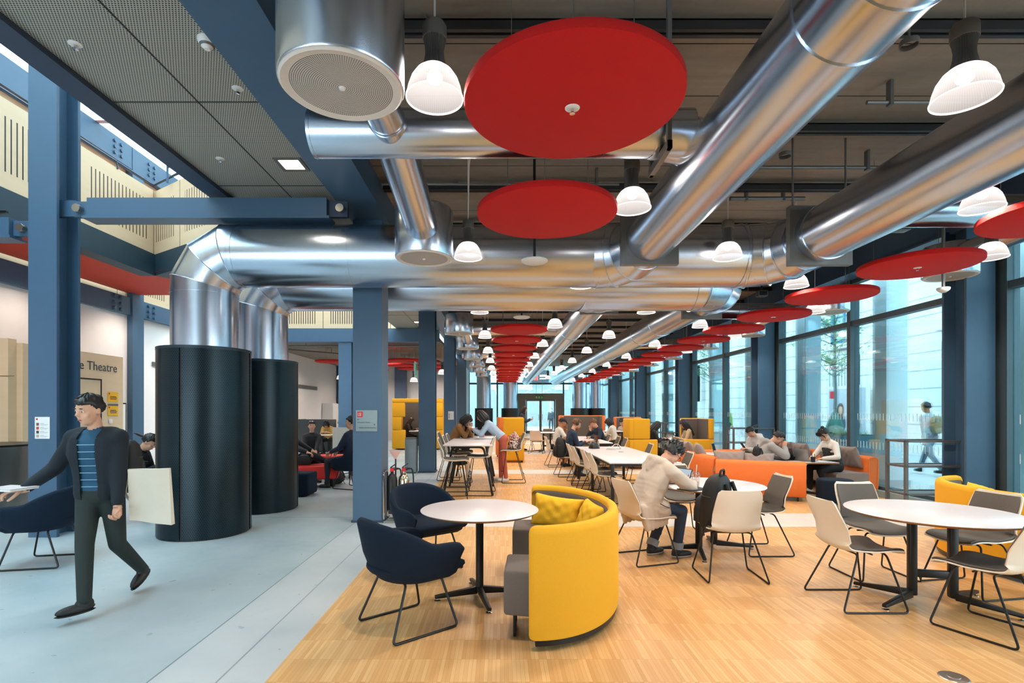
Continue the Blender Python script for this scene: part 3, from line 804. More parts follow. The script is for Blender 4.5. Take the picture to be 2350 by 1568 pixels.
# branch ducts with round diffusers
def diffuser(x, y, z, label, h=.55):
    t = thing('air_diffuser', label, 'diffuser', (x, y, z))
    MB().lathe([(.29, .01), (.31, .0), (.315, .01), (.315, h), (.30, h+.03), (.001, h+.03)], 48).build('diffuser_drum', STEELZ, t)
    MB().lathe([(.255, -.004), (.295, -.012), (.305, -.004), (.308, .012)], 48).build('diffuser_rim', mat('diffuser_rim_white', '#dfd6ce', .5), t)
    MB().lathe([(.001, -.004), (.258, -.004), (.258, .004), (.001, .004)], 48).build('grille', GRILLE, t)
    MB().lathe([(.001, -.016), (.014, -.014), (.016, -.004)], 14).build('centre_screw', PAPER, t)
    return t
def branch(y, x0, x1, z, r, label, legs, boot=True):
    t = thing('branch_duct', label, 'duct', (0, 0, 0))
    MB().cyl((x0, y, z), (x1, y, z), r, n=32).build('duct_pipe', STEELX, t)
    for x in (x0+.02, x0+.75*(x1-x0), x0+.9*(x1-x0)): ring((x, y, z), (1, 0, 0), r, t, .008, .004)
    if boot:
        k = 1 if x1 > x0 else -1
        gored([Vector((x1-k*.3, y, z)), Vector((x1, y+.1, z)), Vector((x1+k*.32, y+.28, z+.03))], r*1.02, t, STEELX, 30)
    for (lx, ly, lz, rr) in legs:
        s = 1 if ly > y else -1
        MB().cyl((lx, y, z), (lx, ly-s*.05, lz), rr, n=28).build('duct_leg', STEELY, t)
        ring((lx, y+s*(r+.06), z-.02), (0, ly-y, lz-z), rr, t, .01, .005)
    return t
branch(4.0, -1.43, 1.45, 3.66, .175, 'bright branch duct crossing behind the nearest red disc', [(-.82, 2.72, 3.6, .13), (-.82, 5.65, 3.44, .165)])
diffuser(-.81, 2.68, 3.2, 'round ceiling air diffuser nearest the camera, upper left of the big red disc', 1.0)
diffuser(-.83, 5.7, 3.2, 'round air diffuser at the end of the slanting duct, left of the second red disc', .5)
for k, yb in enumerate((13.3, 19.2, 25.1)):
    branch(yb, -1.4, 1.45, 3.64, .175, 'bright branch duct over the aisle, %s beyond the cross ducts' % ordn[k], [(-.9, yb-1.3, 3.5, .15), (-.9, yb+1.4, 3.5, .15)])
    for q, yy in enumerate((yb-1.4, yb+1.5)):
        diffuser(-.93, yy, 3.3, 'round air diffuser on the left of the aisle, %s beyond the cross ducts' % ordn[2*k+q], .4)
for k, yb in enumerate((5.6, 11.25, 17.0, 22.8, 28.6)):
    branch(yb, 6.15, 3.72, 3.68, .17, 'bright branch duct reaching the windows, %s from the front' % ordn[k], [(6.1, yb-1.4, 3.6, .14), (6.1, yb+1.5, 3.6, .14)], False)
    for q, yy in enumerate((yb-1.5, yb+1.55)):
        if yy < 5: continue
        diffuser(6.15, yy, 3.38, 'round air diffuser beside the windows, %s from the front' % ordn[2*k+q-1], .38)
br = thing('branch_hanger', 'grey angled hanger strap under the branch duct behind the big red disc', 'bracket', (1.22, 4.0, 3.69))
MB().bx(-.015, .015, -.24, -.2, -.26, .9).bx(-.02, .02, -.24, .24, -.26, -.2).bx(-.015, .015, .2, .24, -.26, .9).build('strap', GREYM, br)

# trunking, pipes, conduit
for k, y in enumerate((-.3, 1.15, 2.6, 4.05, 5.5, 6.95, 8.4, 9.85, 11.3, 12.75, 14.2, 15.65, 17.1, 18.55, 20, 21.45, 22.9, 24.35, 25.8, 27.25)):
    t = thing('ceiling_rail', 'dark trunking rail across the concrete ceiling, %s from the front' % (ordn[k-3] if 3 <= k < 20 else 'out of view'), 'rail', (0, y, 4.5), 0, 'trunking rails across the ceiling')
    MB().bx(-1.55, 6.6, -.05, -.015, -.04, .04).bx(-1.55, 6.6, .015, .05, -.04, .04).bx(-1.55, 6.6, -.05, .05, .03, .045).build('rail_channel', mat('trunking_dark', '#2b2c2e', .5, .3), t)
    
    for q in (-.6, 2.6, 5.4): MB().bx(q, q+.03, -.02, .02, .04, .1).build('rail_hanger', GREYM, t)
pp = thing('ceiling_pipe', 'brown pipe running beside the long duct under the concrete ceiling', 'pipe', (3.05, 0, 4.28))
MB().cyl((0, -4, 0), (0, 34, 0), .052, n=16).build('pipe_run', mat('brown_pipe', '#51473f', .6), pp)
for y in (1.9, 3.1, 3.9, 5.6, 8): 
    MB().lathe([(.056, -.02), (.062, -.02), (.062, .02), (.056, .02)], 18).build('pipe_clamp', GREYM, pp).location = (0, y, 0)
    kids(pp)[-1].rotation_euler = (PI/2, 0, 0)

for y in (1.9, 3.9, 8): MB().cyl((0, y, .05), (0, y, .32), .008, n=6).build('pipe_hanger', GREYM, pp)
for k, (y, x0, x1) in enumerate(((6.15, 2.5, 4.6), (7.05, 3.1, 4.1), (6.6, -1.5, 1.5), (4.85, 3.4, 6.3))):
    t = thing('conduit', 'thin grey conduit across the ceiling %s' % ['between the two long ducts', 'with a dark elbow near the window-side duct', 'above the second red disc', 'above the upper right lamp'][k], 'pipe', (0, y, 4.4))
    MB().tube([(x0, 0, 0), (x1, 0, 0)], .03 if k == 1 else .018, 8).build('conduit_run', GREYM, t)
    for q in (x0+.2, x1-.3): MB().bx(q, q+.03, -.03, .03, -.03, .2).build('conduit_clip', GREYM, t)
for k, y in enumerate((6.0, 9.42)):
    t = thing('ceiling_antenna', ['white round antenna disc on a black pole in front of the first cross duct', 'white round antenna disc beyond the second cross duct'][k], 'antenna', (.385, y-.12*(k == 0), 3.22))
    MB().lathe([(.001, -.02), (.13, -.012), (.15, 0), (.15, .012), (.001, .02)], 28).build('antenna_disc', PAPER, t)
    MB().cyl((0, 0, .015), (0, 0, 1.38), .016, n=8).build('pole', BLACK, t)
# objects on the perforated ceiling strip
for k, (x, y, lb) in enumerate(((-3.13, 3.85, 'small white sprinkler plate in the perforated ceiling at upper left'), (-2.2, 4.38, 'small white round sensor near the blue beam in the perforated ceiling'), (-3.0, 5.6, 'small white sprinkler plate in the perforated ceiling above the strut'), (-3.3, 7.45, 'small white sprinkler plate in the perforated ceiling behind the strut'))):
    t = thing('sprinkler', lb, 'sprinkler', (x, y, 4.24))
    MB().lathe([(.001, -.008), (.03, -.008), (.045, -.003), (.046, .0)], 20).build('plate', PAPER, t)
    MB().cyl((0, 0, -.035), (0, 0, -.006), .01, n=8).lathe([(.001, -.04), (.02, -.038), (.02, -.033), (.001, -.033)], 12).build('nozzle', CHROME, t)
t = thing('smoke_detector', 'white domed smoke detector on the perforated ceiling', 'detector', (-2.13, 3.8-.0, 4.24))
MB().lathe([(.001, -.075), (.02, -.074), (.035, -.06), (.04, -.055), (.05, -.045), (.06, -.03), (.065, -.015), (.065, 0)], 24).build('detector_body', PAPER, t)
MB().lathe([(.0405, -.056), (.0475, -.0495), (.052, -.042), (.044, -.048)], 24).build('detector_slot', GREYM, t)
for k, (x, y, lb) in enumerate(((-2.28, 5.72, 'square recessed downlight glowing in the perforated ceiling'), (-2.5, 15.9, 'square recessed downlight glowing in the far perforated ceiling'))):
    t = thing('square_downlight', lb, 'light', (x, y, 4.24))
    MB().bx(-.15, .15, -.15, -.11, -.012, .01).bx(-.15, .15, .11, .15, -.012, .01).bx(-.15, -.11, -.11, .11, -.012, .01).bx(.11, .15, -.11, .11, -.012, .01).build('bezel', GREYM, t)
    MB().bx(-.11, .11, -.11, .11, -.002, .0).build('lens', emis('square_downlight_glow', '#fff0d0', 9), t)
    spot(0, 0, -.03, 40, 120, .8, (1, .88, .72), .05, t)
# black boxes hung near window beam
for k, (x, y, z) in enumerate(((5.35, 7.0, 4.0), (5.5, 11.0, 4.0))):
    t = thing('loudspeaker', ['small dark loudspeaker on a pole below the ceiling near the windows', 'small grey loudspeaker box hanging beyond the red window discs'][k], 'loudspeaker', (x, y, z))
    MB().box((0, 0, 0), (.2, .14, .12)).build('cabinet', GREYM, t, bevel=.01)
    MB().cyl((0, 0, .06), (0, 0, .62), .02, n=8).build('pole', BLACK, t)
    MB().bx(-.08, .08, -.075, -.07, -.045, .045).build('speaker_grille', BLACK, t)
t = thing('hanging_camera', 'white round camera dome on a thin pole before the right-hand glazing', 'camera', (5.55, 6.55, 3.05))
MB().lathe([(.001, -.03), (.03, -.028), (.055, -.01), (.07, .01), (.07, .03), (.02, .04), (.001, .04)], 20).build('camera_dome', PAPER, t)
MB().cyl((0, 0, .04), (0, 0, 1.55), .018, n=8).build('pole', GREYM, t)
cb = thing('junction_box', 'small white junction box with a cable above the second red disc', 'box', (-.33, 5.0, 4.28))
MB().box((0, 0, 0), (.16, .1, .05)).build('box_body', PAPER, cb, bevel=.008)
MB().tube(round_path([(.08, 0, 0), (.22, .05, .02), (.12, .3, -.05), (-.02, .9, .1), (-.04, 1.02, -.5)], .1), .007, 6).build('cable', PAPER, cb)
# exposed pipes under the lounge ceiling
for k, (a, b) in enumerate((((-8.4, 17.6), (-2.2, 17.6)), ((-8.2, 18.2), (-2.3, 24)), ((-4.6, 17.4), (-4.6, 27)))):
    t = thing('lounge_pipe', 'thin dark pipe under the lounge ceiling, %s' % ['just behind the blue beam', 'running diagonally', 'running away to the far wall'][k], 'pipe', (0, 0, 3.72+.02*k))
    MB().cyl((a[0], a[1], 0), (b[0], b[1], 0), .025, n=8).build('pipe_run', GREYM, t)
    for q in (.3, .7): MB().cyl((a[0]*(1-q)+b[0]*q, a[1]*(1-q)+b[1]*q, 0), (a[0]*(1-q)+b[0]*q, a[1]*(1-q)+b[1]*q, .18-.02*k), .01, n=6).build('pipe_hanger', GREYM, t)
# ---------------------------------------------------------------- perforated drums
def drum(x, y, label):
    t = thing('perforated_drum', label, 'drum', (x, y, 0)); h = 2.31; r = .533
    n = 36
    J = [-1.553, .14, 1.70, 3.25]
    for s in range(4):
        a0 = J[s]+.035; a1 = (J[s+1] if s < 3 else J[0]+2*PI)-.035
        m = MB(); k = max(4, int((a1-a0)/.07))
        m.slab(lambda u, v: (r*C_(a0+(a1-a0)*u), r*S(a0+(a1-a0)*u), .02+(h-.02)*v), -.012, k, 1)
        m.build('perforated_sheet', PERF, t, ang=30)
        a = J[s]
        MB().box(((r-.03)*C_(a), (r-.03)*S(a), h/2), (.03, .05, h-.02), rotz(a)).build('vertical_joint', BLACK, t)
    MB().lathe([(.4, 0), (r-.03, 0), (r-.03, .03), (.4, .03)], 40).build('plinth', BLACK, t)
    MB().lathe([(r-.02, h-.03), (r+.003, h-.03), (r+.003, h+.004), (r-.02, h+.004)], 48).build('top_ring', mat('drum_ring', '#24323a', .4, .3), t)
    return t
drum(-3.75, 6.65, 'dark perforated steel drum nearest the camera, with the duct rising from it')
drum(-3.75, 8.23, 'second dark perforated steel drum, behind and right of the nearer one')
# far end: black plinths with silver cylinders
for k, (x, y) in enumerate(((-1.05, 34), (.65, 34.4), (5.1, 34), (6.25, 34.4))):
    t = thing('ventilation_drum', 'black drum with silver duct at the far glazing, %s' % ['leftmost', 'just left of the far door', 'just right of the far door', 'rightmost'][k], 'drum', (x, y-.4, 0), 0, 'drums by the far doors')
    MB().lathe([(.001, 0), (.58, 0), (.58, 1.7), (.001, 1.7)], 28).build('drum_shell', mat('far_drum_black', '#23262a', .5), t)
    MB().lathe([(.46, 1.7), (.46, 3.0), (.46, 4.5)], 32).build('duct_riser', STEELZ, t)
# ================================================================== FURNITURE (each kind built once, then copied)
def cr(pts, t):
    """Catmull-Rom through pts, t in 0..1"""
    n = len(pts)-1; f = min(t*n, n-1e-6); i = int(f); f -= i
    p = [Vector(pts[max(0, min(n, i+k))]) for k in (-1, 0, 1, 2)]
    return .5*((2*p[1]) + (p[2]-p[0])*f + (2*p[0]-5*p[1]+4*p[2]-p[3])*f*f + (-p[0]+3*p[1]-3*p[2]+p[3])*f**3)
PROF = [(-.285, .835), (-.262, .74), (-.235, .63), (-.222, .545), (-.205, .485), (-.165, .452), (-.08, .440), (.04, .436), (.15, .444), (.215, .440), (.24, .425)]
WID = [.186, .199, .204, .208, .212, .217, .224, .228, .226, .216, .200]
def shell_fn(off=0., k=1., u0=0., u1=1., pr=PROF):
    P3 = [(0, a, b) for a, b in pr]; W3 = [(w, 0, 0) for w in WID]
    def f(u, v):
        q = u0+(u1-u0)*u
        c = cr(P3, q); w = cr(W3, q).x*k
        s = 2*v-1
        if q < .05: w *= .88+.12*math.sqrt(max(0, 1-(1-q/.05)**2))
        if q > .95: w *= 1-.14*((q-.95)/.05)**2
        e = .3 if q < .42 else .22
        cup = (abs(s)**2.4)*((.045*min(1, q/.22)**1.5+.006) if q < .38 else .028)
        tn = (cr(P3, min(1, q+.01))-cr(P3, max(0, q-.01))).normalized()
        nr = Vector((0, -tn.z, tn.y))             # points to the sitter's side (forward / up)
        return Vector((w*s, c.y, c.z)) + nr*(cup+off)
    return f
def sled(w0, w1, y0, y1, zt, r=.0075, yt0=None, yt1=None):
    out = []
    for s in (-1, 1):
        out.append(round_path([(0, yt1, zt), (s*w0, yt1, zt), (s*w1, y1, r), (s*w1, y0, r), (s*w0, yt0, zt), (0, yt0, zt)], .035, 4))
    return out
def make_chair(zoff=0., bar=False):
    t = thing('bar_stool' if bar else 'shell_chair', 'x', 'stool' if bar else 'chair')
    pr = [(a, b+zoff) for a, b in PROF]
    MB().slab(shell_fn(0, 1, pr=pr), .011, 34, 12).build('shell', WHITEP, t, ang=50)
    MB().slab(shell_fn(.002, .93, .03, .985, pr=pr), -.012, 34, 10).build('seat_pad', PADG, t, ang=50)
    zt = .425+zoff
    paths = sled(.17, .262+.012*(zoff > 0), -.26-.02*(zoff > 0), .235, zt, .0075, -.09, .13)
    for p in paths: MB().tube(p, .0075, 8).build('sled_leg', BLACK, t)
    if bar:
        MB().tube(round_path([(-.232, .195, .25), (-.2, .235, .25), (.2, .235, .25), (.232, .195, .25)], .03), .0075, 8).build('foot_rail', BLACK, t)
        MB().tube([(-.245, -.245, .2), (.245, -.245, .2)], .006, 6).build('rear_rail', BLACK, t)
    else: MB().cyl((-.17, .02, zt), (.17, .02, zt), .007, n=8).build('cross_bar', BLACK, t)
    return t
_proto = {}
def place(kind, maker, loc, rz, label, group=None):
    if kind not in _proto: o = maker(); _proto[kind] = o
    else: o = dup(_proto[kind])
    o.location = loc; o.rotation_euler = (0, 0, rz); o['label'] = label
    if group: o['group'] = group
    elif 'group' in o: del o['group']
    return o
def make_armchair():
    t = thing('armchair', 'x', 'chair')
    secs = []; n = 40
    for i in range(n+1):
        th = -132+264*i/n; a = R(th); fx = abs(th)/132
        # plan direction: back is -Y
        ex = .345*S(a) if abs(th) <= 90 else math.copysign(.345-.03*((abs(th)-90)/42)**2, th)
        ey = -.315*C_(a) if abs(th) <= 90 else .30*(abs(th)-90)/42
        zt = .795-.165*min(1, (abs(th)/95)**2.2)-(.015*max(0, (abs(th)-95)/37))
        lean = .05*(1-min(1, fx)**2)
        rim = Vector((ex, ey-lean, zt)); mid = Vector((ex*.97, ey*.97-lean*.3, .55)); bot = Vector((ex*.70, ey*.66+.0, .375))
        inn = .052
        d = Vector((ex, ey if abs(th) <= 90 else 0, 0)).normalized()
        if abs(th) > 90: d = Vector((math.copysign(1, th), 0, 0))
        rim2 = rim-d*inn; mid2 = mid-d*inn
        bot = Vector((ex*.60, ey*.56, .352)); b1 = Vector((ex*.74, ey*.70, .366)); low = Vector((ex*.87, ey*.85, .415)); bot2 = Vector((ex*.70, ey*.68, .43))
        sec = [bot, b1, low, mid, rim-Vector((0, 0, .035)), rim+Vector((0, 0, -.010))-d*.006, rim-d*inn*.5+Vector((0, 0, .004)), rim2+Vector((0, 0, -.010))+d*.006, rim2-Vector((0, 0, .035)), mid2, bot2]
        if abs(th) > 112:
            g = (abs(th)-112)/20; kk = math.sqrt(max(0, 1-.97*g*g)); ctr = (low+mid+mid2+bot2+rim+rim2)/6
            sec = [Vector((ctr.x+(p.x-ctr.x)*max(kk, .3), ctr.y+(p.y-ctr.y)*max(kk, .6), ctr.z+(p.z-ctr.z)*(.25+.75*kk))) for p in sec]
        secs.append(sec)
    MB().loft(secs).build('upholstered_shell', NAVY, t, ang=80)
    # underside and seat cushion
    prf = lambda k, kk: [Vector((.345*k*S(R(a)) if abs(a) <= 90 else math.copysign(.345*k, a), (-.315*kk*C_(R(a)) if abs(a) <= 90 else .31*kk*(abs(a)-90)/42), 0)) for a in range(-132, 133, 12)]
    def lay(k, kk, z): return [p+Vector((0, 0, z)) for p in prf(k, kk)]
    MB().loft([lay(.5, .5, .350), lay(.66, .64, .356), lay(.74, .76, .385), lay(.76, .82, .42)]).build('seat_base', NAVY, t, ang=70)
    MB().loft([lay(.72, .78, .405), lay(.77, .9, .418), lay(.80, .97, .445), lay(.79, .96, .468), lay(.7, .8, .484), lay(.3, .35, .487)]).build('seat_cushion', NAVY, t, ang=70)
    for p in sled(.19, .262, -.27, .245, .36, .009, -.13, .15): MB().tube(p, .009, 8).build('sled_leg', BLACK, t)
    return t
def round_top(r, z, parent, th=.024):
    MB().lathe([(.001, z-th), (r-.028, z-th), (r-.003, z-.008), (r-.003, z-.006)], 72).build('plywood_edge', mat('plywood_edge', '#a9743f', .5), parent)
    MB().lathe([(.001, z), (r-.004, z), (r, z-.003), (r-.002, z-.007), (.001, z-.0065)], 72).build('tabletop', WHITET, parent)
def star_legs(parent, c, angs, L, h0=.075, name='leg'):
    for a in angs:
        d = Vector((C_(a), S(a), 0)); p = Vector((-d.y, d.x, 0)); c = Vector(c)
        a0 = c+d*.02; b0 = c+d*L
        o = MB().loft([[a0+p*.02+Vector((0, 0, .035)), a0-p*.02+Vector((0, 0, .035)), a0-p*.02+Vector((0, 0, h0+.02)), a0+p*.02+Vector((0, 0, h0+.02))],
                   [b0+p*.017+Vector((0, 0, .02)), b0-p*.017+Vector((0, 0, .02)), b0-p*.017+Vector((0, 0, .045)), b0+p*.017+Vector((0, 0, .045))]]).build(name, BLACK, parent, bevel=.005)
        MB().lathe([(.001, 0), (.026, 0), (.026, .006), (.008, .01), (.008, .03)], 14).build('foot_glide', CHROME, o).location = c+d*(L-.02)
def round_table(label, loc, rz, r, two=False, z=.73, cat='table'):
    t = thing('round_table', label, cat, loc, rz)
    round_top(r, z, t)
    if not two:
        MB().cyl((0, 0, .05), (0, 0, z-.024), .032, n=20).build('column', BLACK, t)
        star_legs(t, (0, 0, 0), [R(a) for a in (14, 104, 194, 284)], .37)
        MB().lathe([(.001, z-.05), (.12, z-.045), (.12, z-.026), (.001, z-.024)], 20).build('top_plate', BLACK, t)
    else:
        for s in (-1, 1):
            MB().bx(s*.14-.03, s*.14+.03, -.03, .03, .05, z-.024).build('column', BLACK, t, bevel=.012)
            star_legs(t, (s*.14, 0, 0), [R(a)+(0 if s > 0 else PI) for a in (-42, 42)], .42)
        MB().bx(-.11, .11, -.02, .02, .2, .26).build('cross_bar', BLACK, t, bevel=.006)
        MB().bx(-.28, .28, -.06, .06, z-.045, z-.024).build('top_plate', BLACK, t)
    return t
# -- foreground round table, two navy armchairs
round_table('round white table in the left foreground on a black four star base', (-.17, 4.32, 0), R(0), .485)
place('arm', make_armchair, (-.66, 3.78, 0), facing(.77, .64), 'navy armchair nearest the camera, its back turned, left of the white table')
place('arm', make_armchair, (-.72, 5.12, 0), facing(.62, -.78), 'navy armchair behind the foreground round table, facing the camera')
place('arm', make_armchair, (-4.62, 5.3, 0), facing(-.98, -.2), 'navy armchair at the far left edge behind the walking man')
place('arm', make_armchair, (-2.98, 10.45, 0), facing(-.9, .35), 'navy armchair in the lounge holding the man in navy, left of the signed column')
place('arm', make_armchair, (-3.55, 12.6, 0), facing(-.3, -.95), 'navy armchair farther back in the lounge, between two people')

# -- curved yellow sofas
def make_sofa():
    t = thing('curved_sofa', 'x', 'sofa')
    a_, b_ = .66, .94; n = 48
    def pt(th, k=0.): 
        c, s = C_(th), S(th)
        nrm = Vector((c/a_, s/b_, 0)).normalized()
        return Vector((a_*c, b_*s, 0))+nrm*k
    A = [R(q) for q in [-90, -89.6, -89, -88, -86.5]+[-84+168*i/n for i in range(n+1)]+[86.5, 88, 89, 89.6, 90]]
    def sec(th, prof):
        e = (PI/2-abs(th))*a_; q = .05-math.sqrt(max(0, .05**2-max(0, .05-e)**2)) if e < .05 else 0
        return [pt(th, k*(1-.5*(q/.05)**2))+Vector((0, 0, z-q*(z > .4)+q*.5*(z < .4))) for k, z in prof]
    yel = [(0, .07), (.036, .07), (.04, .085), (.04, .745), (.03, .785), (.004, .80), (-.028, .795), (-.04, .775), (-.04, .75), (0, .75)]
    MB().loft([sec(th, yel) for th in A]).build('outer_shell', YEL, t, ang=60)
    gr = [(-.002, .10), (-.002, .748), (-.044, .748), (-.05, .73), (-.05, .10)]
    MB().loft([sec(th, gr) for th in A[4:-4]]).build('inner_lining', GREYF, t, ang=60)
    bs = [(-.03, .03), (.028, .03), (.028, .072), (-.03, .072)]
    MB().loft([sec(th, bs) for th in A[4:-4]]).build('base_strip', BLACK, t)
    # seat: crescent with straight ends reaching past the shell
    out = [pt(R(q), -.06) for q in range(-80, 81, 8)]
    outer = [Vector((-.17, -.83, 0))]+out+[Vector((-.17, .83, 0))]
    inn = [Vector((.24*C_(R(q)), .40*S(R(q)), 0)) for q in range(-90, 91, 9)]
    inner = [Vector((-.17, -.40, 0))]+inn+[Vector((-.17, .40, 0))]
    poly = outer+inner[::-1]
    MB().loft([[p+Vector((0, 0, .17)) for p in poly], [p+Vector((0, 0, .47)) for p in poly]]).build('seat_cushion', GREYF, t, bevel=.022, bseg=3)
    for s in (-1, 1):
        MB().tube(round_path([(-.1, s*.5, .18), (-.1, s*.5, .01), (-.1, s*.78, .01), (-.1, s*.78, .18)], .03), .009, 8).build('sled_leg', BLACK, t)
    MB().box((.45, 0, .1), (.03, .03, .2)).build('rear_leg', BLACK, t)
    return t
so = place('sofa', make_sofa, (.25, 4.31, 0), R(-4), 'yellow curved high backed sofa in the foreground, grey inside, open to the left')
place('sofa', make_sofa, (5.28, 5.06, 0), R(180), 'yellow curved sofa at the right edge behind the oval-looking table')
def cushion(name, label, sz, loc, rot, m, group=None, nz=.012, pinch=.8, cat='cushion'):
    mb = MB(); sx, sy, th = sz; seed = random.random()*50
    def f(u, v, s):
        a, b = 2*u-1, 2*v-1
        e = (1-abs(a)**3.2)*(1-abs(b)**3.2)
        h = th*max(e, 0)**.55
        q = 1-.10*(1-abs(a)**2)*(abs(b)**2)-0; w = 1-.10*(1-abs(b)**2)*(abs(a)**2)
        wr = nz*(S(9*a+seed)*S(7*b*1.3+seed*2)+.6*S(15*a+8*b+seed))*(e**.3)
        return Vector((a*sx*w, b*sy*q, s*(h+wr*.6)))
    mb.grid(lambda u, v: f(u, v, 1), 22, 18); mb.grid(lambda u, v: f(u, v, -1), 22, 18)
    o = mb.build(name, m, ang=70)
    bm = bmesh.new(); bm.from_mesh(o.data); bmesh.ops.remove_doubles(bm, verts=bm.verts, dist=.002); bmesh.ops.recalc_face_normals(bm, faces=bm.faces); bm.to_mesh(o.data); bm.free()
    o.location = loc; o.rotation_euler = rot
    return tag(o, label, cat, group)
cushion('scatter_cushion', 'yellow creased cushion leaning in the foreground curved sofa', (.235, .15, .09), (.52, 4.80, .61), (R(76), R(5), R(-22)), YELP)
cushion('scatter_cushion', 'yellow cushion half hidden behind the rim of the foreground sofa', (.20, .15, .08), (.79, 4.52, .60), (R(72), R(4), R(-74)), YELP)
cushion('scatter_cushion', 'yellow cushion inside the curved sofa at the right edge', (.26, .17, .09), (4.86, 5.25, .63), (R(74), 0, R(66)), YELP)
cb2 = thing('floor_cable', 'thin black cable on the parquet beside the foreground table base', 'cable', (0, 0, 0))
MB().tube(round_path([(.05, 4.42, .006), (.10, 4.25, .006), (.2, 4.2, .006), (.32, 4.22, .006)], .08), .004, 6).build('cable_run', BLACK, cb2)

# -- big round tables with white shell chairs
round_table('round white table in the middle where the boy in the coat works', (2.28, 5.78, 0), R(35), .60, True)
round_table('large round white table in the right foreground on twin black columns', (3.47, 4.2, 0), R(-14), .60, True)
place('chair', make_chair, (1.50, 5.45, 0), facing(.95, .3), 'white shell chair the boy in the coat is sitting on')
place('chair', make_chair, (2.13, 4.88, 0), facing(.06, 1), 'white shell chair seen from behind with the black backpack on its seat')
place('chair', make_chair, (2.84, 5.76, 0), facing(-1, -.02), 'grey padded shell chair at the right of the middle table, turned sideways')
place('chair', make_chair, (2.26, 6.66, 0), facing(-.08, -1), 'grey padded shell chair at the far side of the middle table')
place('chair', make_chair, (2.86, 4.22, 0), facing(1, .0), 'white shell chair on the left of the right foreground table')
place('chair', make_chair, (3.50, 4.90, 0), facing(.0, -1), 'grey padded shell chair behind the right foreground table, left one')
place('chair', make_chair, (3.44, 3.68, 0), facing(-.42, .9), 'white shell chair nearest the camera at the right edge')
place('chair', make_chair, (4.06, 4.50, 0), facing(-1, -.18), 'grey padded shell chair at the right edge in front of the yellow sofa')

# -- communal tables
def long_table(label, x0, x1, y0, y1, z, name='communal_table', leg=.025, splay=0.):
    t = thing(name, label, 'table', ((x0+x1)/2, (y0+y1)/2, 0))
    hx, hy = (x1-x0)/2, (y1-y0)/2
    MB().bx(-hx, hx, -hy, hy, z-.022, z).build('tabletop', WHITET, t, bevel=.006)
    if splay:
        for yy, s in ((-hy+.22, -1), (hy-.22, 1), (-hy+1.35, -1), (hy-1.35, 1)):
            y2 = yy
            MB().tube(round_path([(-hx+.06-splay, y2, .0), (-hx+.16, y2, z-.05), (hx-.16, y2, z-.05), (hx-.06+splay, y2, .0)], .09), .02, 10).build('trestle_leg', BLACK, t)
    else:
        MB().bx(-hx+.03, hx-.03, -hy+.03, hy-.03, z-.065, z-.022).build('under_frame', BLACK, t)
        for sx in (-1, 1):
            for yy in (-hy+.05, 0, hy-.05):
                MB().bx(sx*(hx-.055)-leg, sx*(hx-.055)+leg, yy-leg, yy+leg, 0, z-.03).build('leg', BLACK, t, bevel=.004)
    MB().lathe([(.001, .0), (.05, .0), (.05, .003), (.001, .003)], 18).build('power_grommet', GREYM, t).location = (.1, .15*hy, z)
    return t
long_table('long white communal table behind the boy in the coat', 1.71, 2.84, 8.17, 11.85, .73)
long_table('farther long white communal table with men working at it', 1.9, 2.85, 13.2, 16.6, .73)
for y, x, lb in ((8.88, 1.66, 'nearest the camera'), (9.62, 1.66, 'second from the camera'), (10.45, 1.60, 'third from the camera'), (11.2, 1.60, 'fourth from the camera')):
    place('chair', make_chair, (x+.12, y, 0), facing(1, .05), 'white shell chair on the left of the long communal table, '+lb, 'chairs at the communal table')
for y, x, lb in ((8.98, 2.98, 'nearest'), (9.75, 2.98, 'second nearest'), (11.3, 2.98, 'farthest')):
    place('chair', make_chair, (x, y, 0), facing(-1, .05), 'grey padded shell chair on the right of the long communal table, '+lb, 'chairs at the communal table')
place('chair', make_chair, (1.56, 12.35, 0), facing(1, .1), 'white shell chair under the man with headphones')
place('chair', make_chair, (1.52, 14.5, 0), facing(1, .1), 'white shell chair under the man in the white shirt and black cap')
for y, lb in ((13.7, 'nearest'), (14.5, 'middle'), (15.8, 'farthest')):
    place('chair', make_chair, (3.02, y, 0), facing(-1, 0), 'grey padded shell chair on the right of the farther communal table, '+lb)
place('chair', make_chair, (2.2, 12.8, 0), facing(.1, 1), 'white shell chair at the near end of the farther communal table, seen from behind')
round_table('far round table with white top beyond the standing woman', (1.75, 19.6, 0), R(20), .6, True)
place('chair', make_chair, (1.32, 18.9, 0), facing(.3, 1), 'white shell chair seen from behind at the far round table')
place('chair', make_chair, (1.05, 19.9, 0), facing(1, -.2), 'white shell chair at the left of the far round table')
place('chair', make_chair, (1.85, 20.4, 0), facing(-.1, -1), 'grey padded shell chair at the back of the far round table')
place('chair', make_chair, (2.5, 20.2, 0), facing(-.8, -.5), 'shell chair at the right of the far round table')

# -- bar table
long_table('high white bar table with splayed black legs, two women leaning over it', -1.03, -.14, 9.27, 12.5, .93, 'bar_table', .02, .06)
mkbar = lambda: make_chair(.235, True)
for x, y, rz, lb in ((-.80, 9.12, facing(1, .06), 'white bar stool at the left of the bar table, nearest'), (-.83, 10.15, facing(1, .03), 'white bar stool at the left of the bar table, second'),
                     (-.83, 10.85, facing(1, 0), 'white bar stool at the left of the bar table, third'), (-1.12, 11.75, facing(1, 0), 'white bar stool at the far left of the bar table, under the woman in brown'),
                     (-.38, 9.7, facing(-1, .06), 'white bar stool at the right of the bar table, tucked in'), (.25, 11.35, facing(-1, -.05), 'white bar stool pulled away with the patterned backpack on it')):
    place('bar', mkbar, (x, y, 0), rz, lb)

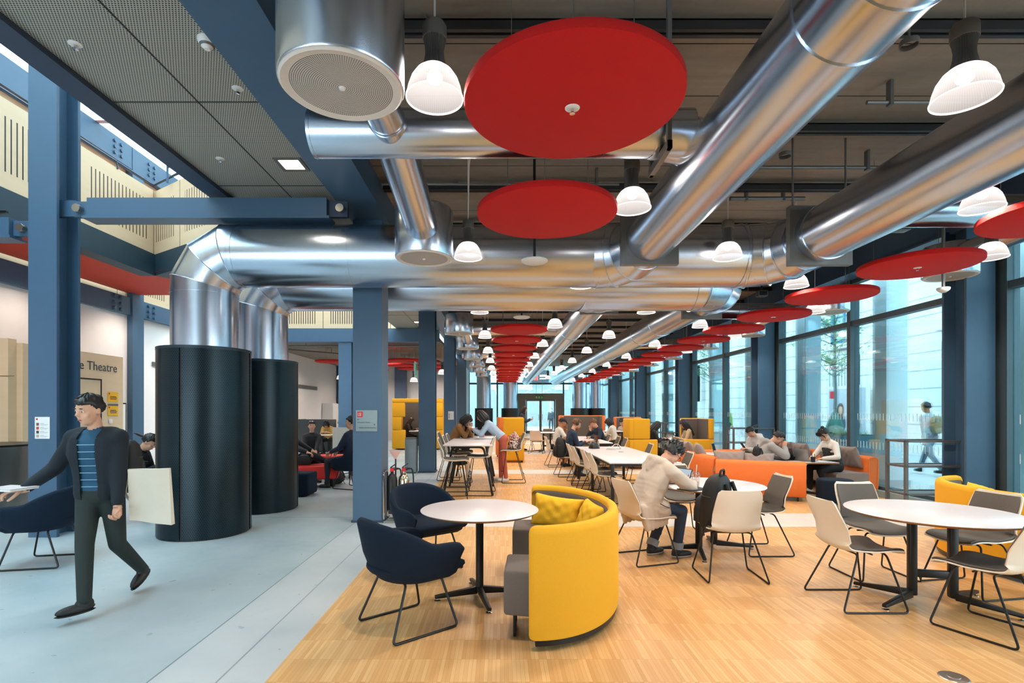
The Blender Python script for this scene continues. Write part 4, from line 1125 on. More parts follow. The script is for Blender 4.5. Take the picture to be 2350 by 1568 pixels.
# -- high back booths
def booth(label, x, y, rz, m, inner, tall=1.33, w=1.25, d=.78, skip=0):
    """open towards local +Y"""
    t = thing('high_back_booth', label, 'booth', (x, y, 0), rz)
    def panel(x0, x1, y0, y1, z0, z1, nm, mm): MB().bx(x0, x1, y0, y1, z0, z1).build(nm, mm, t, bevel=.03, bseg=3)
    panel(-w/2, w/2, -d/2, -d/2+.12, .06, .78, 'lower_back', m); panel(-w/2, w/2, -d/2, -d/2+.12, .785, tall, 'upper_back', m)
    for s in (-1, 1):
        a, b = sorted((s*w/2, s*(w/2-.11)))
        panel(a, b, -d/2+.1, d/2, .06, .78, 'lower_side', m)
        if s == skip: continue
        panel(a, b, -d/2+.1, d/2-.2, .785, tall, 'upper_side', m)
        a, b = sorted((s*(w/2-.105), s*(w/2-.13)))
        MB().bx(a, b, -d/2+.12, d/2-.22, .5, tall-.02).build('side_lining', inner, t)
    MB().bx(-w/2+.11, w/2-.11, -d/2+.115, -d/2+.145, .5, tall-.02).build('back_lining', inner, t)
    panel(-w/2+.13, w/2-.13, -d/2+.12, d/2-.02, .22, .46, 'seat_cushion', inner)
    for sx in (-1, 1):
        for sy in (-1, 1): MB().cyl((sx*(w/2-.06), sy*(d/2-.06), 0), (sx*(w/2-.06), sy*(d/2-.06), .08), .02, n=8).build('foot', BLACK, t)
    return t
booth('yellow high backed booth seat facing away, behind the woman in pink trousers', .40, 15.9, facing(0, 1), YEL, GREYF, 1.33, .62, .78)
booth('orange booth panel just left of the yellow booth near the bar table', .30, 17.3, facing(-.2, 1), ORA, GREYF, 1.33, .8, .7)
booth('yellow high backed booth seat facing the windows, left of its pair', 3.78, 14.15, facing(1, 0), YEL, GREYF, 1.33, .75, .75)
booth('yellow booth seat with grey lining holding the long haired girl', 5.28, 14.35, facing(-1, 0), YEL, GREYF, 1.33, .95, .8, -1)
booth('orange booth with grey lining behind the man in the navy jumper', 2.75, 17.6, facing(-.0, -1), ORA, GREYF, 1.38, 1.5, .8)
booth('orange booth seat half hidden behind the left yellow booth', 4.15, 17.2, facing(-.6, -1), ORA, GREYF, 1.33, .8, .7)
round_table('small round table between the two yellow booths', (4.62, 14.2, 0), 0, .38)
bt = long_table('tall narrow table on black columns beside the orange booth', 3.25, 3.85, 16.2, 17.2, .9)

# -- orange lounge by the windows
def sofa_run(label, x, y, rz, L, h=.66, m=ORA, seat=True, curve=.0, d=.75, back_t=.17):
    """straight or bowed sofa; local X along, back at -Y side, sitter looks to +Y"""
    t = thing('orange_sofa' if m is ORA else 'lounge_bench', label, 'sofa', (x, y, 0), rz)
    n = 24
    def c(u, off): return Vector(((u-.5)*L, off-curve*(1-(2*u-1)**2), 0))
    prof = [(0, .09), (.02, .075), (back_t-.02, .075), (back_t, .09), (back_t, h-.05), (back_t-.02, h-.01), (back_t*.5, h+.008), (.02, h-.01), (-.012, h-.06), (-.018, (h+.09)/2)]
    MB().loft([[c(i/n, a)+Vector((0, 0, b)) for a, b in prof] for i in range(n+1)]).build('backrest', m, t, ang=50)
    MB().tube([c(i/n, back_t*.5)+Vector((0, 0, h+.006)) for i in range(n+1)], .008, 6).build('piping', m, t)
    for u in (0, 1):
        MB().tube([c(u, .02)+Vector((0, 0, .09)), c(u, 0)+Vector((0, 0, h-.04)), c(u, back_t*.5)+Vector((0, 0, h)), c(u, back_t)+Vector((0, 0, h-.04)), c(u, back_t-.02)+Vector((0, 0, .09))], .008, 6).build('end_piping', m, t)
    if seat:
        sp = [(back_t, .2), (d, .2), (d+.01, .22), (d+.01, .38), (d-.02, .41), (back_t, .41)]
        MB().loft([[c(i/n, a)+Vector((0, 0, b)) for a, b in sp] for i in range(n+1)]).build('seat_cushion', TAUPE, t, ang=40)
    for u in (.08, .92):
        for o_ in (.06, d-.1 if seat else back_t-.04):
            p = c(u, o_); MB().cyl(p, p+Vector((0, 0, .22 if o_ > .3 else .09)), .016, n=8).build('leg', BLACK, t)
    return t
sofa_run('orange curved sofa back nearest the camera in the window lounge', 4.50, 9.08, facing(.42, .9), 1.40, .66, curve=.06)
sofa_run('orange sofa back along the left of the window lounge', 3.86, 10.55, facing(1, .02), 2.1, .70, curve=.03)
ws = sofa_run('orange window sofa where the girl in white sits', 6.83, 10.75, facing(-1, 0), 2.6, .70)
MB().bx(-1.30+2.6-.16, 1.30, .02, .62, .08, .62).build('arm_panel', ORA, ws, bevel=.03, bseg=3)
sofa_run('orange sofa back at the far side of the window lounge', 5.5, 12.35, facing(-.0, -1), 1.5, .62)
GC = 'taupe cushions on the orange sofas'
for lb, x, y, z, rx, rz, s in (('taupe cushion on the orange back, left pair, left one', 3.98, 11.0, .72, 70, 80, .25), ('taupe cushion on the orange back, left pair, right one', 3.98, 10.4, .71, 66, 72, .25),
                         ('taupe cushion behind the nearest orange back, left of the black bag', 4.14, 9.46, .62, 64, -22, .27), ('taupe cushion behind the nearest orange back, under the black bag', 4.60, 9.32, .60, 58, -24, .27),
                         ('large taupe cushion on the window sofa, nearest the orange arm', 6.58, 9.85, .68, 72, 92, .27), ('taupe cushion on the window sofa behind the girl in white', 6.60, 10.55, .66, 70, 86, .25),
                         ('taupe cushion on the window sofa beyond the men', 6.58, 11.4, .66, 70, 95, .25), ('taupe cushion at the far corner of the window sofa', 6.55, 11.95, .68, 66, 100, .23)):
    cushion('scatter_cushion', lb, (s, s*.8, .085), (x, y, z), (R(rx), 0, R(rz)), TAUPE, GC)
def low_table(label, x0, x1, y0, y1, z):
    t = thing('lounge_table', label, 'table', ((x0+x1)/2, (y0+y1)/2, 0)); hx, hy = (x1-x0)/2, (y1-y0)/2
    MB().bx(-hx, hx, -hy, hy, z-.006, z).build('tabletop', WHITET, t, bevel=.002)
    MB().bx(-hx, hx, -hy, hy, z-.026, z-.006).build('plywood_edge', mat('plywood_edge', '#a9743f'), t)
    MB().bx(-.03, .03, -.03, .03, .05, z-.026).build('column', BLACK, t, bevel=.008)
    star_legs(t, (0, 0, 0), [R(a) for a in (-40, 40, 140, 220)], .36)
    return t
low_table('white lounge table with laptops in front of the girl in white', 4.98, 6.02, 9.28, 10.0, .62)
low_table('white lounge table farther back with an open silver laptop', 4.35, 5.25, 10.9, 11.6, .62)
pf = thing('round_stool', 'navy felt round stool in front of the girl in white', 'stool', (5.58, 8.72, 0))
MB().lathe([(.001, .02), (.26, .02), (.27, .05), (.275, .2), (.272, .37), (.262, .392), (.24, .4), (.001, .402)], 40).build('stool_body', NAVY, pf, ang=60)
MB().lathe([(.001, 0), (.2, 0), (.2, .02), (.001, .02)], 20).build('stool_base', BLACK, pf)
# -- grey tube shelving units
def make_shelf():
    t = thing('shelving_frame', 'x', 'shelf'); s = .02
    for x in (0, 1.0):
        for y in (0, .36): MB().bx(x-s, x+s, y-s, y+s, 0, 1.12).build('post', GREYM, t)
    for z in (.34, .74, 1.1):
        MB().bx(-s, 1+s, -s, s, z-.015, z+.015).bx(-s, 1+s, .36-s, .36+s, z-.015, z+.015).bx(-s, s, 0, .36, z-.015, z+.015).bx(1-s, 1+s, 0, .36, z-.015, z+.015).build('frame_rail', GREYM, t)
        if z < 1: MB().bx(s, 1-s, s, .36-s, z-.006, z+.004).build('shelf_board', GREYM, t)
    return t
for k, (x, y) in enumerate(((5.72, 7.5), (5.7, 13.0), (5.7, 18.9), (5.0, 19.3))):
    place('shelf', make_shelf, (x+.1, y, 0), 0, 'grey open tube shelving frame by the windows, '+['nearest the camera', 'behind the people on orange sofas', 'third from the camera', 'farthest'][k], 'shelving frames by the windows')
# -- lounge on the left
def bench(label, x, y, rz, L, d, h, m):
    t = thing('upholstered_bench', label, 'bench', (x, y, 0), rz)
    MB().bx(-L/2, L/2, -d/2, d/2, .17, h).build('seat_cushion', m, t, bevel=.05, bseg=3)
    for sx in (-1, 1):
        for sy in (-1, 1): MB().cyl((sx*(L/2-.1), sy*(d/2-.08), 0), (sx*(L/2-.1), sy*(d/2-.08), .18), .02, n=8).build('leg', BLACK, t)
    return t
bench('red upholstered bench in the lounge with a black bag on it', -3.95, 10.6, R(14), 1.3, .62, .44, REDU)
bench('red upholstered bench behind the reclining people in the lounge', -4.15, 12.0, R(8), 1.6, .6, .52, REDU)
t = thing('square_stool', 'navy felt block stool beside the second drum', 'stool', (-3.72, 9.55, 0))
MB().bx(-.3, .3, -.25, .25, .02, .42).build('stool_body', NAVY, t, bevel=.04, bseg=3)
MB().bx(-.22, .22, -.2, .2, 0, .02).build('stool_base', BLACK, t)
def screen_booth(label, x, y, rz, w, h):
    t = thing('felt_screen', label, 'screen', (x, y, 0), rz); dg = mat('charcoal_felt', '#4b4c4e', .9, 0, .15, 150)
    MB().bx(-w/2, w/2, -.04, .04, .04, h).build('screen_panel', dg, t, bevel=.02)
    MB().bx(-w/2, -w/2+.06, 0, .9, .04, h).build('screen_wing', dg, t, bevel=.02); MB().bx(w/2-.06, w/2, -.9, 0, .04, h).build('screen_wing', dg, t, bevel=.02)
    MB().bx(-w/2, w/2, -.1, .1, 0, .04).build('screen_foot', BLACK, t)
    return t
screen_booth('charcoal felt screen booth far back in the lounge, left part', -6.9, 19.6, 0, 1.5, 1.22)
screen_booth('charcoal felt screen booth far back in the lounge, behind the person in yellow', -5.5, 19.4, 0, 1.0, 1.24)
low_table('dark lounge table in front of the person in yellow', -6.5, -5.7, 17.6, 18.2, .72)
t = thing('steel_counter', 'curved brushed steel counter panel in the lounge right of the person in yellow', 'counter', (-4.55, 16.2, 0))
MB().slab(lambda u, v: (-.75+1.0*u+.0, .35*S(PI*u*.5)*-1+.4, v*1.02), .03, 20, 1).build('curved_panel', STEELB, t)
t = thing('steel_counter', 'curved brushed steel counter at the far left edge behind the navy armchair', 'counter', (-7.0, 7.1, 0))
MB().lathe([(.60, 0), (.62, 0), (.62, 1.06), (.60, 1.06)], 56).build('curved_panel', STEELB, t).location = (-.05, 0, 0)
MB().lathe([(.001, 1.06), (.62, 1.06), (.62, 1.085), (.001, 1.085)], 40).build('counter_top', BLACK, t).location = (-.05, 0, 0)
t = thing('waste_bin', 'tall grey steel bin beside the second blue column', 'bin', (-2.22, 13.02, 0))
MB().bx(-.13, .15, -.15, .15, .02, .84).build('bin_body', mat('bin_grey', '#8b979c', .4, .5), t, bevel=.015)
MB().bx(-.12, .14, -.14, .14, .84, .87).build('bin_lid', GREYM, t); MB().bx(-.1, .12, -.13, .13, 0, .02).build('bin_base', BLACK, t)
# yellow pod with stepped opening
pod = thing('meeting_pod', 'yellow upholstered meeting pod with a stepped opening and two people inside', 'pod', (-3.25, 20.6, 0))
def pz(x0, x1, z0, z1): MB().bx(x0, x1, -.08, .08, z0, z1).build('front_panel', YEL, pod, bevel=.03, bseg=3)
pz(-1.0, -.48, .05, .78); pz(-1.0, -.64, .78, 1.3); pz(-1.0, -.5, 1.3, 1.86); pz(-1.0, 1.0, 1.86, 2.02); pz(.25, 1.0, .05, .78); pz(.45, 1.0, .78, 1.3); pz(.2, 1, 1.3, 1.86)
MB().bx(-1.0, -.86, .08, 1.6, .05, 2.0).build('side_wall', YEL, pod, bevel=.03); MB().bx(.86, 1.0, .08, 1.6, .05, 2.0).build('side_wall', YEL, pod, bevel=.03)
dgm = mat('charcoal_felt', '#4b4c4e'); MB().bx(-.86, -.05, 1.5, 1.6, .05, 1.9).bx(.45, .86, 1.5, 1.6, .05, 1.9).bx(-.05, .45, 1.5, 1.6, .05, 1.0).build('back_lining', dgm, pod)
MB().bx(-.86, -.5, .15, 1.45, .1, .45).build('bench_seat', dgm, pod, bevel=.02); MB().bx(.5, .86, .15, 1.45, .1, .45).build('bench_seat', dgm, pod, bevel=.02)
MB().bx(-.4, .4, .3, 1.3, .70, .74).bx(-.03, .03, .7, .76, 0, .7).build('pod_table', WHITET, pod)
# ================================================================== PEOPLE
def remesh(mb, voxel, it=6, name='body'):
    me = bpy.data.meshes.new(name); me.from_pydata(mb.v, [], mb.f)
    o = bpy.data.objects.new('tmp', me); col.objects.link(o)
    m = o.modifiers.new('r', 'REMESH'); m.mode = 'VOXEL'; m.voxel_size = voxel; m.adaptivity = 0
    s = o.modifiers.new('s', 'SMOOTH'); s.factor = .5; s.iterations = it
    dg = bpy.context.evaluated_depsgraph_get()
    r = bpy.data.meshes.new_from_object(o.evaluated_get(dg)); bpy.data.objects.remove(o); bpy.data.meshes.remove(me)
    r.name = name; return r
class Prim:
    """tapered capsule a->b or ellipsoid, with a material tag"""
    def __init__(s, tagn, a, b, ra, rb, flat=None):
        s.t, s.a, s.b, s.ra, s.rb = tagn, Vector(a), Vector(b), ra, rb
def capsule(mb, p, n=14):
    a, b, ra, rb = p.a, p.b, p.ra, p.rb
    d = b-a; L = d.length
    if L < 1e-5: d = Vector((0, 0, 1)); L = 0
    x, y, d = frame(d)
    secs = []
    def rg(c, r): secs.append([c+x*r*C_(2*PI*q/n)+y*r*S(2*PI*q/n) for q in range(n)])
    for k in range(1, 4): t = PI/2*(1-k/4); rg(a-d*ra*S(t), ra*C_(t))
    rg(a, ra); rg(b, rb)
    for k in range(1, 4): t = PI/2*k/4; rg(b+d*rb*S(t), rb*C_(t))
    mb.loft(secs)
def ik(a, b, l1, l2, hint):
    a, b = Vector(a), Vector(b); d = b-a; L = min(d.length, (l1+l2)*.999); dn = d.normalized()
    b = a+dn*L
    x = (l1*l1-l2*l2+L*L)/(2*L); h = math.sqrt(max(0, l1*l1-x*x))
    hv = Vector(hint); hv = (hv-dn*hv.dot(dn)); hv = hv.normalized() if hv.length > 1e-4 else Vector((0, 0, 1))
    return a+dn*x+hv*h, b
def hand(mb, wrist, d, palm, s, curl=.6, k=1., grip=0):
    """five-fingered hand: d = pointing direction, palm = palm normal, s=+1 right / -1 left"""
    d = Vector(d).normalized(); palm = Vector(palm); palm = (palm-d*palm.dot(d)).normalized()
    side = d.cross(palm)*s                        # towards the thumb
    w = Vector(wrist); M = Matrix((side, d, palm)).transposed()
    mb.ell(w+d*.048*k, (.040*k, .054*k, .016*k), M, 14, 9)
    mb.tube([w-d*.03*k, w+d*.02*k], [.027*k, .029*k], 10)
    for i, (o, ln) in enumerate(((.030, .072), (.010, .080), (-.010, .074), (-.029, .058))):
        base = w+d*(.088-.006*abs(i-1))*k+side*o*k; p = [base-d*.025*k, base]; a = 0; r = [.0095*k, .0098*k]
        for q, f in enumerate((.45, .32, .25)):
            a += curl*(.7 if q == 0 else 1.)
            p.append(p[-1]+(d*C_(a)+palm*S(a)+side*.06*(1.5-i)*C_(a)).normalized()*ln*f*k); r.append((.0092-.001*q)*k)
        mb.tube(p, r, 8)
        mb.ell(p[-1], (r[-1],)*3, None, 8, 6)
    b = w+d*.025*k+side*.030*k+palm*.006*k
    t1 = b+(d*.62+side*.62+palm*(.3+.5*curl))*.034*k; t2 = t1+(d*.85+side*.15+palm*(.3+.6*curl)).normalized()*.033*k; t3 = t2+(d*.9-side*.15+palm*(.25+.5*curl)).normalized()*.024*k
    mb.tube([b-side*.015*k, b, t1, t2, t3], [.013*k, .014*k, .0115*k, .0105*k, .008*k], 8); mb.ell(t3, (.008*k,)*3, None, 8, 6)
from mathutils import noise as mnoise
def fold_noise(p):
    q = Vector((p[0]*5+p[2]*3.5, p[1]*5-p[2]*4.0, p[2]*7+p[1]*2))
    r = 1-abs(mnoise.noise(q))*2.2
    return max(-1, r)*1.3+mnoise.noise(q*2.3)*.5-.6
def stack(L, n):
    out = []
    for i in range(n):
        t = i/(n-1)*(len(L)-1); q = min(int(t), len(L)-2); f = t-q; f = f*f*(3-2*f)
        out.append(tuple(x+(y-x)*f for x, y in zip(L[q], L[q+1])))
    return out
def person(label, loc, rz, H=1.68, hip=(0, 0, .50), lean=10, side=0, twist=0, head=(10, 0, 0), hands=None, feet=None, knees=None, elbows=None,
           top='#333333', bot='#222222', skin=None, shoe='#151515', hair='short', hairc=None, sleeve=1., legs=1., top2=None, neck=None, voxel=.012, curl=.7, bulk=1., girl=False,
           hdir=None, palms=None, shoes=True, name='person', skirt=None, tex=None, smooth=6, group=None):
    k = H/1.7; root = thing(name, label, 'person', loc, rz, group)
    skin = skin or SKIN; hairc = hairc or HAIRB
    hip = Vector(hip)
    T = Matrix.Rotation(R(-lean), 3, 'X') @ Matrix.Rotation(R(side), 3, 'Y') @ Matrix.Rotation(R(twist), 3, 'Z')
    up = T @ Vector((0, 0, 1)); fw = T @ Vector((0, 1, 0)); rt = T @ Vector((1, 0, 0))
    sw = (.150 if girl else .168)*k; hw = .09*k
    ch = hip+up*.30*k; sh = hip+up*.475*k + fw*.0; nk = hip+up*.525*k
    P = []
    def cap(t, a, b, ra, rb): P.append(Prim(t, a, b, ra*k*(bulk if t == 'top' else 1), rb*k*(bulk if t == 'top' else 1)))
    tt = 'top'
    cap('bot', hip-rt*hw*.75, hip+rt*hw*.75, .115, .115)
    for h_, w_, r_ in stack([(.07, .055, .104), (.16, .058, .094), (.24, .066, .094), (.34, .082, .100), (.41, .088, .092)], 11):
        cap(tt, hip+up*h_*k-rt*w_*k+fw*.012*k*(h_/.4), hip+up*h_*k+rt*w_*k+fw*.012*k*(h_/.4), r_, r_)
    cap(tt, sh-rt*(sw-.05*k), sh+rt*(sw-.05*k), .062, .062)
    cap(tt, sh-rt*.03*k, nk, .075, .055)
    Hm = T @ Matrix.Rotation(R(-head[0]), 3, 'X') @ Matrix.Rotation(R(head[1]), 3, 'Z') @ Matrix.Rotation(R(head[2]), 3, 'Y')
    hu = Hm @ Vector((0, 0, 1)); hf = Hm @ Vector((0, 1, 0)); hr = Hm @ Vector((1, 0, 0))
    nb = nk+hu*.055*k
    hc = nb+hu*.115*k+hf*.022*k               # head centre
    cap('skin', nk-up*.02*k, nb+hu*.03*k, .052, .05)
    # head
    hb = MB()
    hb.ell(hc+hu*.022*k-hf*.008*k, (.076*k, .096*k, .096*k), Hm, 20, 14)
    hb.ell(hc-hu*.045*k+hf*.022*k, (.060*k, .070*k, .078*k), Hm, 18, 12)
    hb.ell(hc-hu*.098*k+hf*.062*k, (.024*k, .02*k, .018*k), Hm, 10, 8)
    hb.tube([hc+hu*.012*k+hf*.086*k, hc-hu*.022*k+hf*.108*k, hc-hu*.03*k+hf*.092*k], [.009*k, .015*k, .012*k], 8)
    for s in (-1, 1):
        hb.ell(hc+hr*s*.077*k-hu*.008*k-hf*.01*k, (.012*k, .02*k, .031*k), Hm, 10, 8)
        hb.ell(hc+hr*s*.04*k-hu*.03*k+hf*.062*k, (.024*k, .02*k, .022*k), Hm, 10, 8)
    hb.ell(hc+hu*.022*k+hf*.078*k, (.05*k, .018*k, .012*k), Hm, 12, 8)
    hb.ell(hc-hu*.064*k+hf*.084*k, (.024*k, .011*k, .010*k), Hm, 12, 8)
    P.append(Prim('skin', hc, hc, .115*k, .115*k))
    # arms
    hands = hands or {}
    wl = {}
    for s, nm in ((1, 'R'), (-1, 'L')):
        S0 = sh+rt*s*sw-up*.02*k
        w = Vector(hands.get(nm, tuple(S0-up*.5*k+fw*.1*k)))
        eh = (elbows or {}).get(nm, (s*.5, -.6, -.7))
        E, W = ik(S0, w, .285*k, .25*k, eh); wl[nm] = (E, W)
        m_ = S0.lerp(E, .5)
        if sleeve >= .5: cap(tt, S0, E, .062, .049)
        else: cap(tt, S0, S0.lerp(E, .62), .064, .058); cap('skin', S0.lerp(E, .55), E, .048, .042)
        if sleeve >= 1: cap(tt, E, E.lerp(W, .93), .049, .037)
        elif sleeve >= .7: cap(tt, E, E.lerp(W, .4), .049, .044); cap('skin', E.lerp(W, .3), W, .038, .027)
        else: cap('skin', E, W, .042, .026)
        cap('skin', E.lerp(W, .9), W, .027, .026)
    # legs
    feet = feet or {}
    ft = {}
    for s, nm in ((1, 'R'), (-1, 'L')):
        h0 = hip+rt*s*hw; f0 = Vector(feet.get(nm, (s*.1, .25, .09)))
        K, A = ik(h0, f0, .42*k, .42*k, (knees or {}).get(nm, (s*.15, 1, .35))); ft[nm] = (K, A)
        cap('bot', h0, K, .094, .064)
        if legs >= 1: cap('bot', K, A, .064, .048)
        else:
            cap('skin', K, K.lerp(A, .35), .056, .058); cap('skin', K.lerp(A, .35), A, .058, .036)
    if skirt:
        for s, nm in ((1, 'R'), (-1, 'L')): cap('bot', hip+rt*s*hw, (hip+rt*s*hw).lerp(ft[nm][0], skirt), .12, .11)
    mb = MB()
    for p in P[:-0 or None]:
        if p.t == 'skin' and p.ra > .11*k: continue
        capsule(mb, p)
    mb.v, mb.f, mb.m = list(mb.v), list(mb.f), list(mb.m); mb.add(hb.v, hb.f)
    me = remesh(mb, voxel*k, smooth)
    # colour regions: nearest primitive
    nv = len(me.polygons); cen = np.empty(nv*3); me.polygons.foreach_get('center', cen); cen = cen.reshape(-1, 3)
    best = np.full(nv, 1e9); idx = np.zeros(nv, int); names = ['skin', 'top', 'bot']
    for p in P:
        a = np.array(p.a); b = np.array(p.b); d = b-a; L2 = d.dot(d)
        tq = np.clip(((cen-a) @ d)/L2, 0, 1) if L2 > 1e-9 else np.zeros(nv)
        dist = np.linalg.norm(cen-(a+tq[:, None]*d), axis=1)-(p.ra+(p.rb-p.ra)*tq)
        b_ = dist < best; best[b_] = dist[b_]; idx[b_] = names.index(p.t)
    # neckline follows the collar height
    hh = (cen-np.array(nk)) @ np.array(up)
    topm = tex or mat('cloth_'+top.strip('#'), top, .85, 0, .14, 16, .6, 9)
    for m in (skin, topm, mat('trousers_'+bot.strip('#'), bot, .85, 0, .15, 14, .55, 10)): me.materials.append(m)
    fm = mat('lips', '#a3524a', .5); em = mat('eye_white', '#e8e2dc', .3); im = mat('eye_iris', '#1c1412', .2)
    bw = mat('brow_hair', '#2a1d18', .8)
    o2 = MB()
    for nm, s in (('R', 1), ('L', -1)):
        E, W = wl[nm]; d = (hdir or {}).get(nm, None)
        d = Vector(d) if d else (W-E)
        pl = (palms or {}).get(nm, (0, 0, -1)) if d.normalized().z > -.8 else (0, 1, 0)
        hand(o2, W, d, pl, s, curl if not isinstance(curl, dict) else curl[nm], k*(.95 if girl else 1.03))
    e = MB()
    for s in (-1, 1):
        e.ell(hc+hr*s*.031*k+hu*.004*k+hf*.079*k, (.0135*k, .008*k, .0075*k), Hm, 12, 8, 0)
        e.ell(hc+hr*s*.031*k+hu*.003*k+hf*.0845*k, (.006*k, .0035*k, .006*k), Hm, 10, 8, 1)
        e.ell(hc+hr*s*.031*k+hu*.028*k+hf*.090*k, (.019*k, .006*k, .0038*k), Hm, 10, 6, 2)
    e.ell(hc-hu*.064*k+hf*.0915*k, (.021*k, .005*k, .006*k), Hm, 12, 6, 3)
    # join hands into the body mesh, features into it as well
    bm = bmesh.new(); bm.from_mesh(me)
    for i, f in enumerate(bm.faces): f.material_index = int(idx[i]); f.smooth = True
    def addmb(m_, mi):
        vs = [bm.verts.new(v) for v in m_.v]
        for f, q in zip(m_.f, m_.m):
            try: nf = bm.faces.new([vs[i] for i in f]); nf.material_index = mi+q; nf.smooth = True
            except ValueError: pass
    for m in (em, im, bw, fm): me.materials.append(m)
    bm2 = me
    addmb(o2, 0); addmb(e, 3)
    bmesh.ops.recalc_face_normals(bm, faces=bm.faces)
    bm.to_mesh(me); bm.free()
    bo = bpy.data.objects.new('body', me); col.objects.link(bo); bo.parent = root
    # shoes
    if shoes:
        sm = mat('shoe_'+shoe.strip('#'), shoe, .55, 0, .2, 20)
        for nm, s in (('R', 1), ('L', -1)):
            K, A = ft[nm]
            fd = Vector((s*.12, 1, 0)).normalized()
            sd = (feet or {}).get(nm+'d')
            if sd: fd = Vector(sd).normalized()
            q = MB(); x_ = Vector((0, 0, 1)).cross(fd).normalized(); u_ = fd.cross(x_)
            M = Matrix((x_, fd, u_)).transposed(); b0 = A-u_*.055*k
            q.ell(b0+fd*.055*k, (.043*k, .125*k, .036*k), M, 16, 10); q.ell(b0+fd*.0*k+u_*.022*k, (.040*k, .062*k, .055*k), M, 14, 10)
            so_ = MB(); so_.ell(b0+fd*.055*k-u_*.026*k, (.046*k, .13*k, .014*k), M, 16, 6)
            sh_ = q.build('shoe', sm, root); so_.build('sole', mat('sole_pale', '#b9b4ae', .6) if shoe in ('#e8e6e2', '#1a1a1b') else BLACK, sh_)
    # hair
    hm_ = MB()
    def hairshell(grow=1.10, front=.42, low=-.15, nz=.004, fr=14, side_low=None, tuft=0):
        nu, nv_ = 44, 26; c = hc+hu*.022*k-hf*.008*k
        rad = (.076*k, .096*k, .096*k)
        vs = []
        def pt(u, v):
            a = 2*PI*u; b = -PI/2+PI*v
            x, y, z = C_(b)*C_(a), C_(b)*S(a), S(b)
            # inside the skull over the face and below the hair line
            hl = front if y > .5 else (low if y < -.1 else low+(front-low)*((y+.1)/.6))
            g = grow if z > hl+.06 else (.80 if z < hl-.08 else .80+(grow-.80)*((z-hl+.08)/.14))
            n_ = nz*(S(fr*a+3*z*4)+S(fr*1.7*a-5*z)+S(9*z+2*a))/.1*(1 if g > 1 else 0)
            if tuft and g > 1: n_ += tuft*abs(S(5.3*a+2*S(7*z))*S(6.1*z+a*2))
            g += n_
            return c+hr*rad[0]*x*g+hf*rad[1]*y*g+hu*rad[2]*z*g
        hm_.grid(lambda u, v: pt(u, v), nu, nv_)
    ex = []
    def strand(pts, rr): 
        hm_.tube([hc+hr*a*k+hf*b*k+hu*c*k for a, b, c in pts], [q*k for q in rr], 12)
    if hair == 'short': hairshell(1.14, .34, -.5)
    elif hair == 'messy':
        hairshell(1.2, .32, -.62, .006, 11, tuft=.16)
        for q in range(70):
            a = rng.uniform(0, 2*PI); z = rng.uniform(.1, .95); r_ = math.sqrt(1-z*z)
            p0 = Vector((r_*C_(a)*.085, r_*S(a)*.105, .022+z*.105)); 
            if p0.y > .05 and p0.z < .07: continue
            d = (p0+Vector((rng.uniform(-.03, .03), rng.uniform(-.03, .05), rng.uniform(-.02, .03)))).normalized()
            p1 = p0+d*.028; p2 = p1+(d+Vector((rng.uniform(-.8, .8), rng.uniform(-.6, .8), -.3))).normalized()*.024
            strand([tuple(p0*.96), tuple(p1), tuple(p2)], [.012, .008, .001])
    elif hair == 'bun':
        hairshell(1.13, .34, -.5); hm_.ell(hc+hu*.128*k-hf*.05*k, (.036*k, .036*k, .032*k), Hm, 14, 10)
        for s in (-1, 1): strand([(s*.05, .085, .075), (s*.078, .062, .01), (s*.074, .05, -.06)], [.014, .012, .003])
        for q in range(7): strand([(-.05+q*.0165, .075, .09), (-.055+q*.018, .098, .055), (-.054+q*.018, .10, .022)], [.013, .012, .004])
    elif hair == 'lowbun':
        hairshell(1.17, .24, -.6); hm_.ell(hc-hu*.01*k-hf*.115*k, (.04*k, .045*k, .042*k), Hm, 14, 10)
    elif hair == 'ponytail':
        hairshell(1.13, .30, -.5); strand([(0, -.09, .02), (0, -.14, .01), (0, -.2, -.01), (0, -.25, -.03)], [.02, .024, .02, .006])
    elif hair in ('long', 'bob'):
        hairshell(1.14, .34, -.75)
        dn = {'long': -.42, 'bob': -.16}[hair]
        for q in range(9):
            a = PI+(q-4)/4*PI*.60+PI/2*1
            cx, cy = .078*C_(-PI/2+(q-4)/4*PI*.62), .088*S(-PI/2+(q-4)/4*PI*.62)
            strand([(cx*.9, cy*.9, .06), (cx*1.12, cy*1.12, -.02), (cx*1.15, cy*1.15-.01, -.02+dn*.5), (cx*1.0, cy*1.05-.005, dn)], [.03, .036, .034, .014])
        if hair == 'bob':
            for q in range(7): strand([(-.05+q*.0165, .07, .09), (-.055+q*.018, .098, .055), (-.054+q*.018, .10, .015)], [.014, .013, .004])
    elif hair == 'cap':
        hairshell(1.08, .25, -.4)
    if hair: 
        ho = hm_.build('hair', hairc, root, ang=60)
    if hair == 'cap':
        c = MB(); nu, nv_ = 32, 10; cc = hc+hu*.03*k-hf*.006*k
        c.grid(lambda u, v: cc+hr*.090*k*C_(PI/2*v)*C_(2*PI*u)+hf*.110*k*C_(PI/2*v)*S(2*PI*u)+hu*.095*k*S(PI/2*v), nu, nv_)
        c.slab(lambda u, v: cc+hr*(u-.5)*.15*k+hf*(.10+.075*v*(1-(2*u-1)**2*.6))*k+hu*(.012-.02*v)*k, .006*k, 10, 5)
        c.build('cap', mat('cap_black', '#15161a', .8), root)
    I = dict(root=root, hc=hc, hu=hu, hf=hf, hr=hr, up=up, fw=fw, rt=rt, sh=sh, nk=nk, hip=hip, k=k, wl=wl, ft=ft, Hm=Hm, sw=sw, ch=ch)
    return I
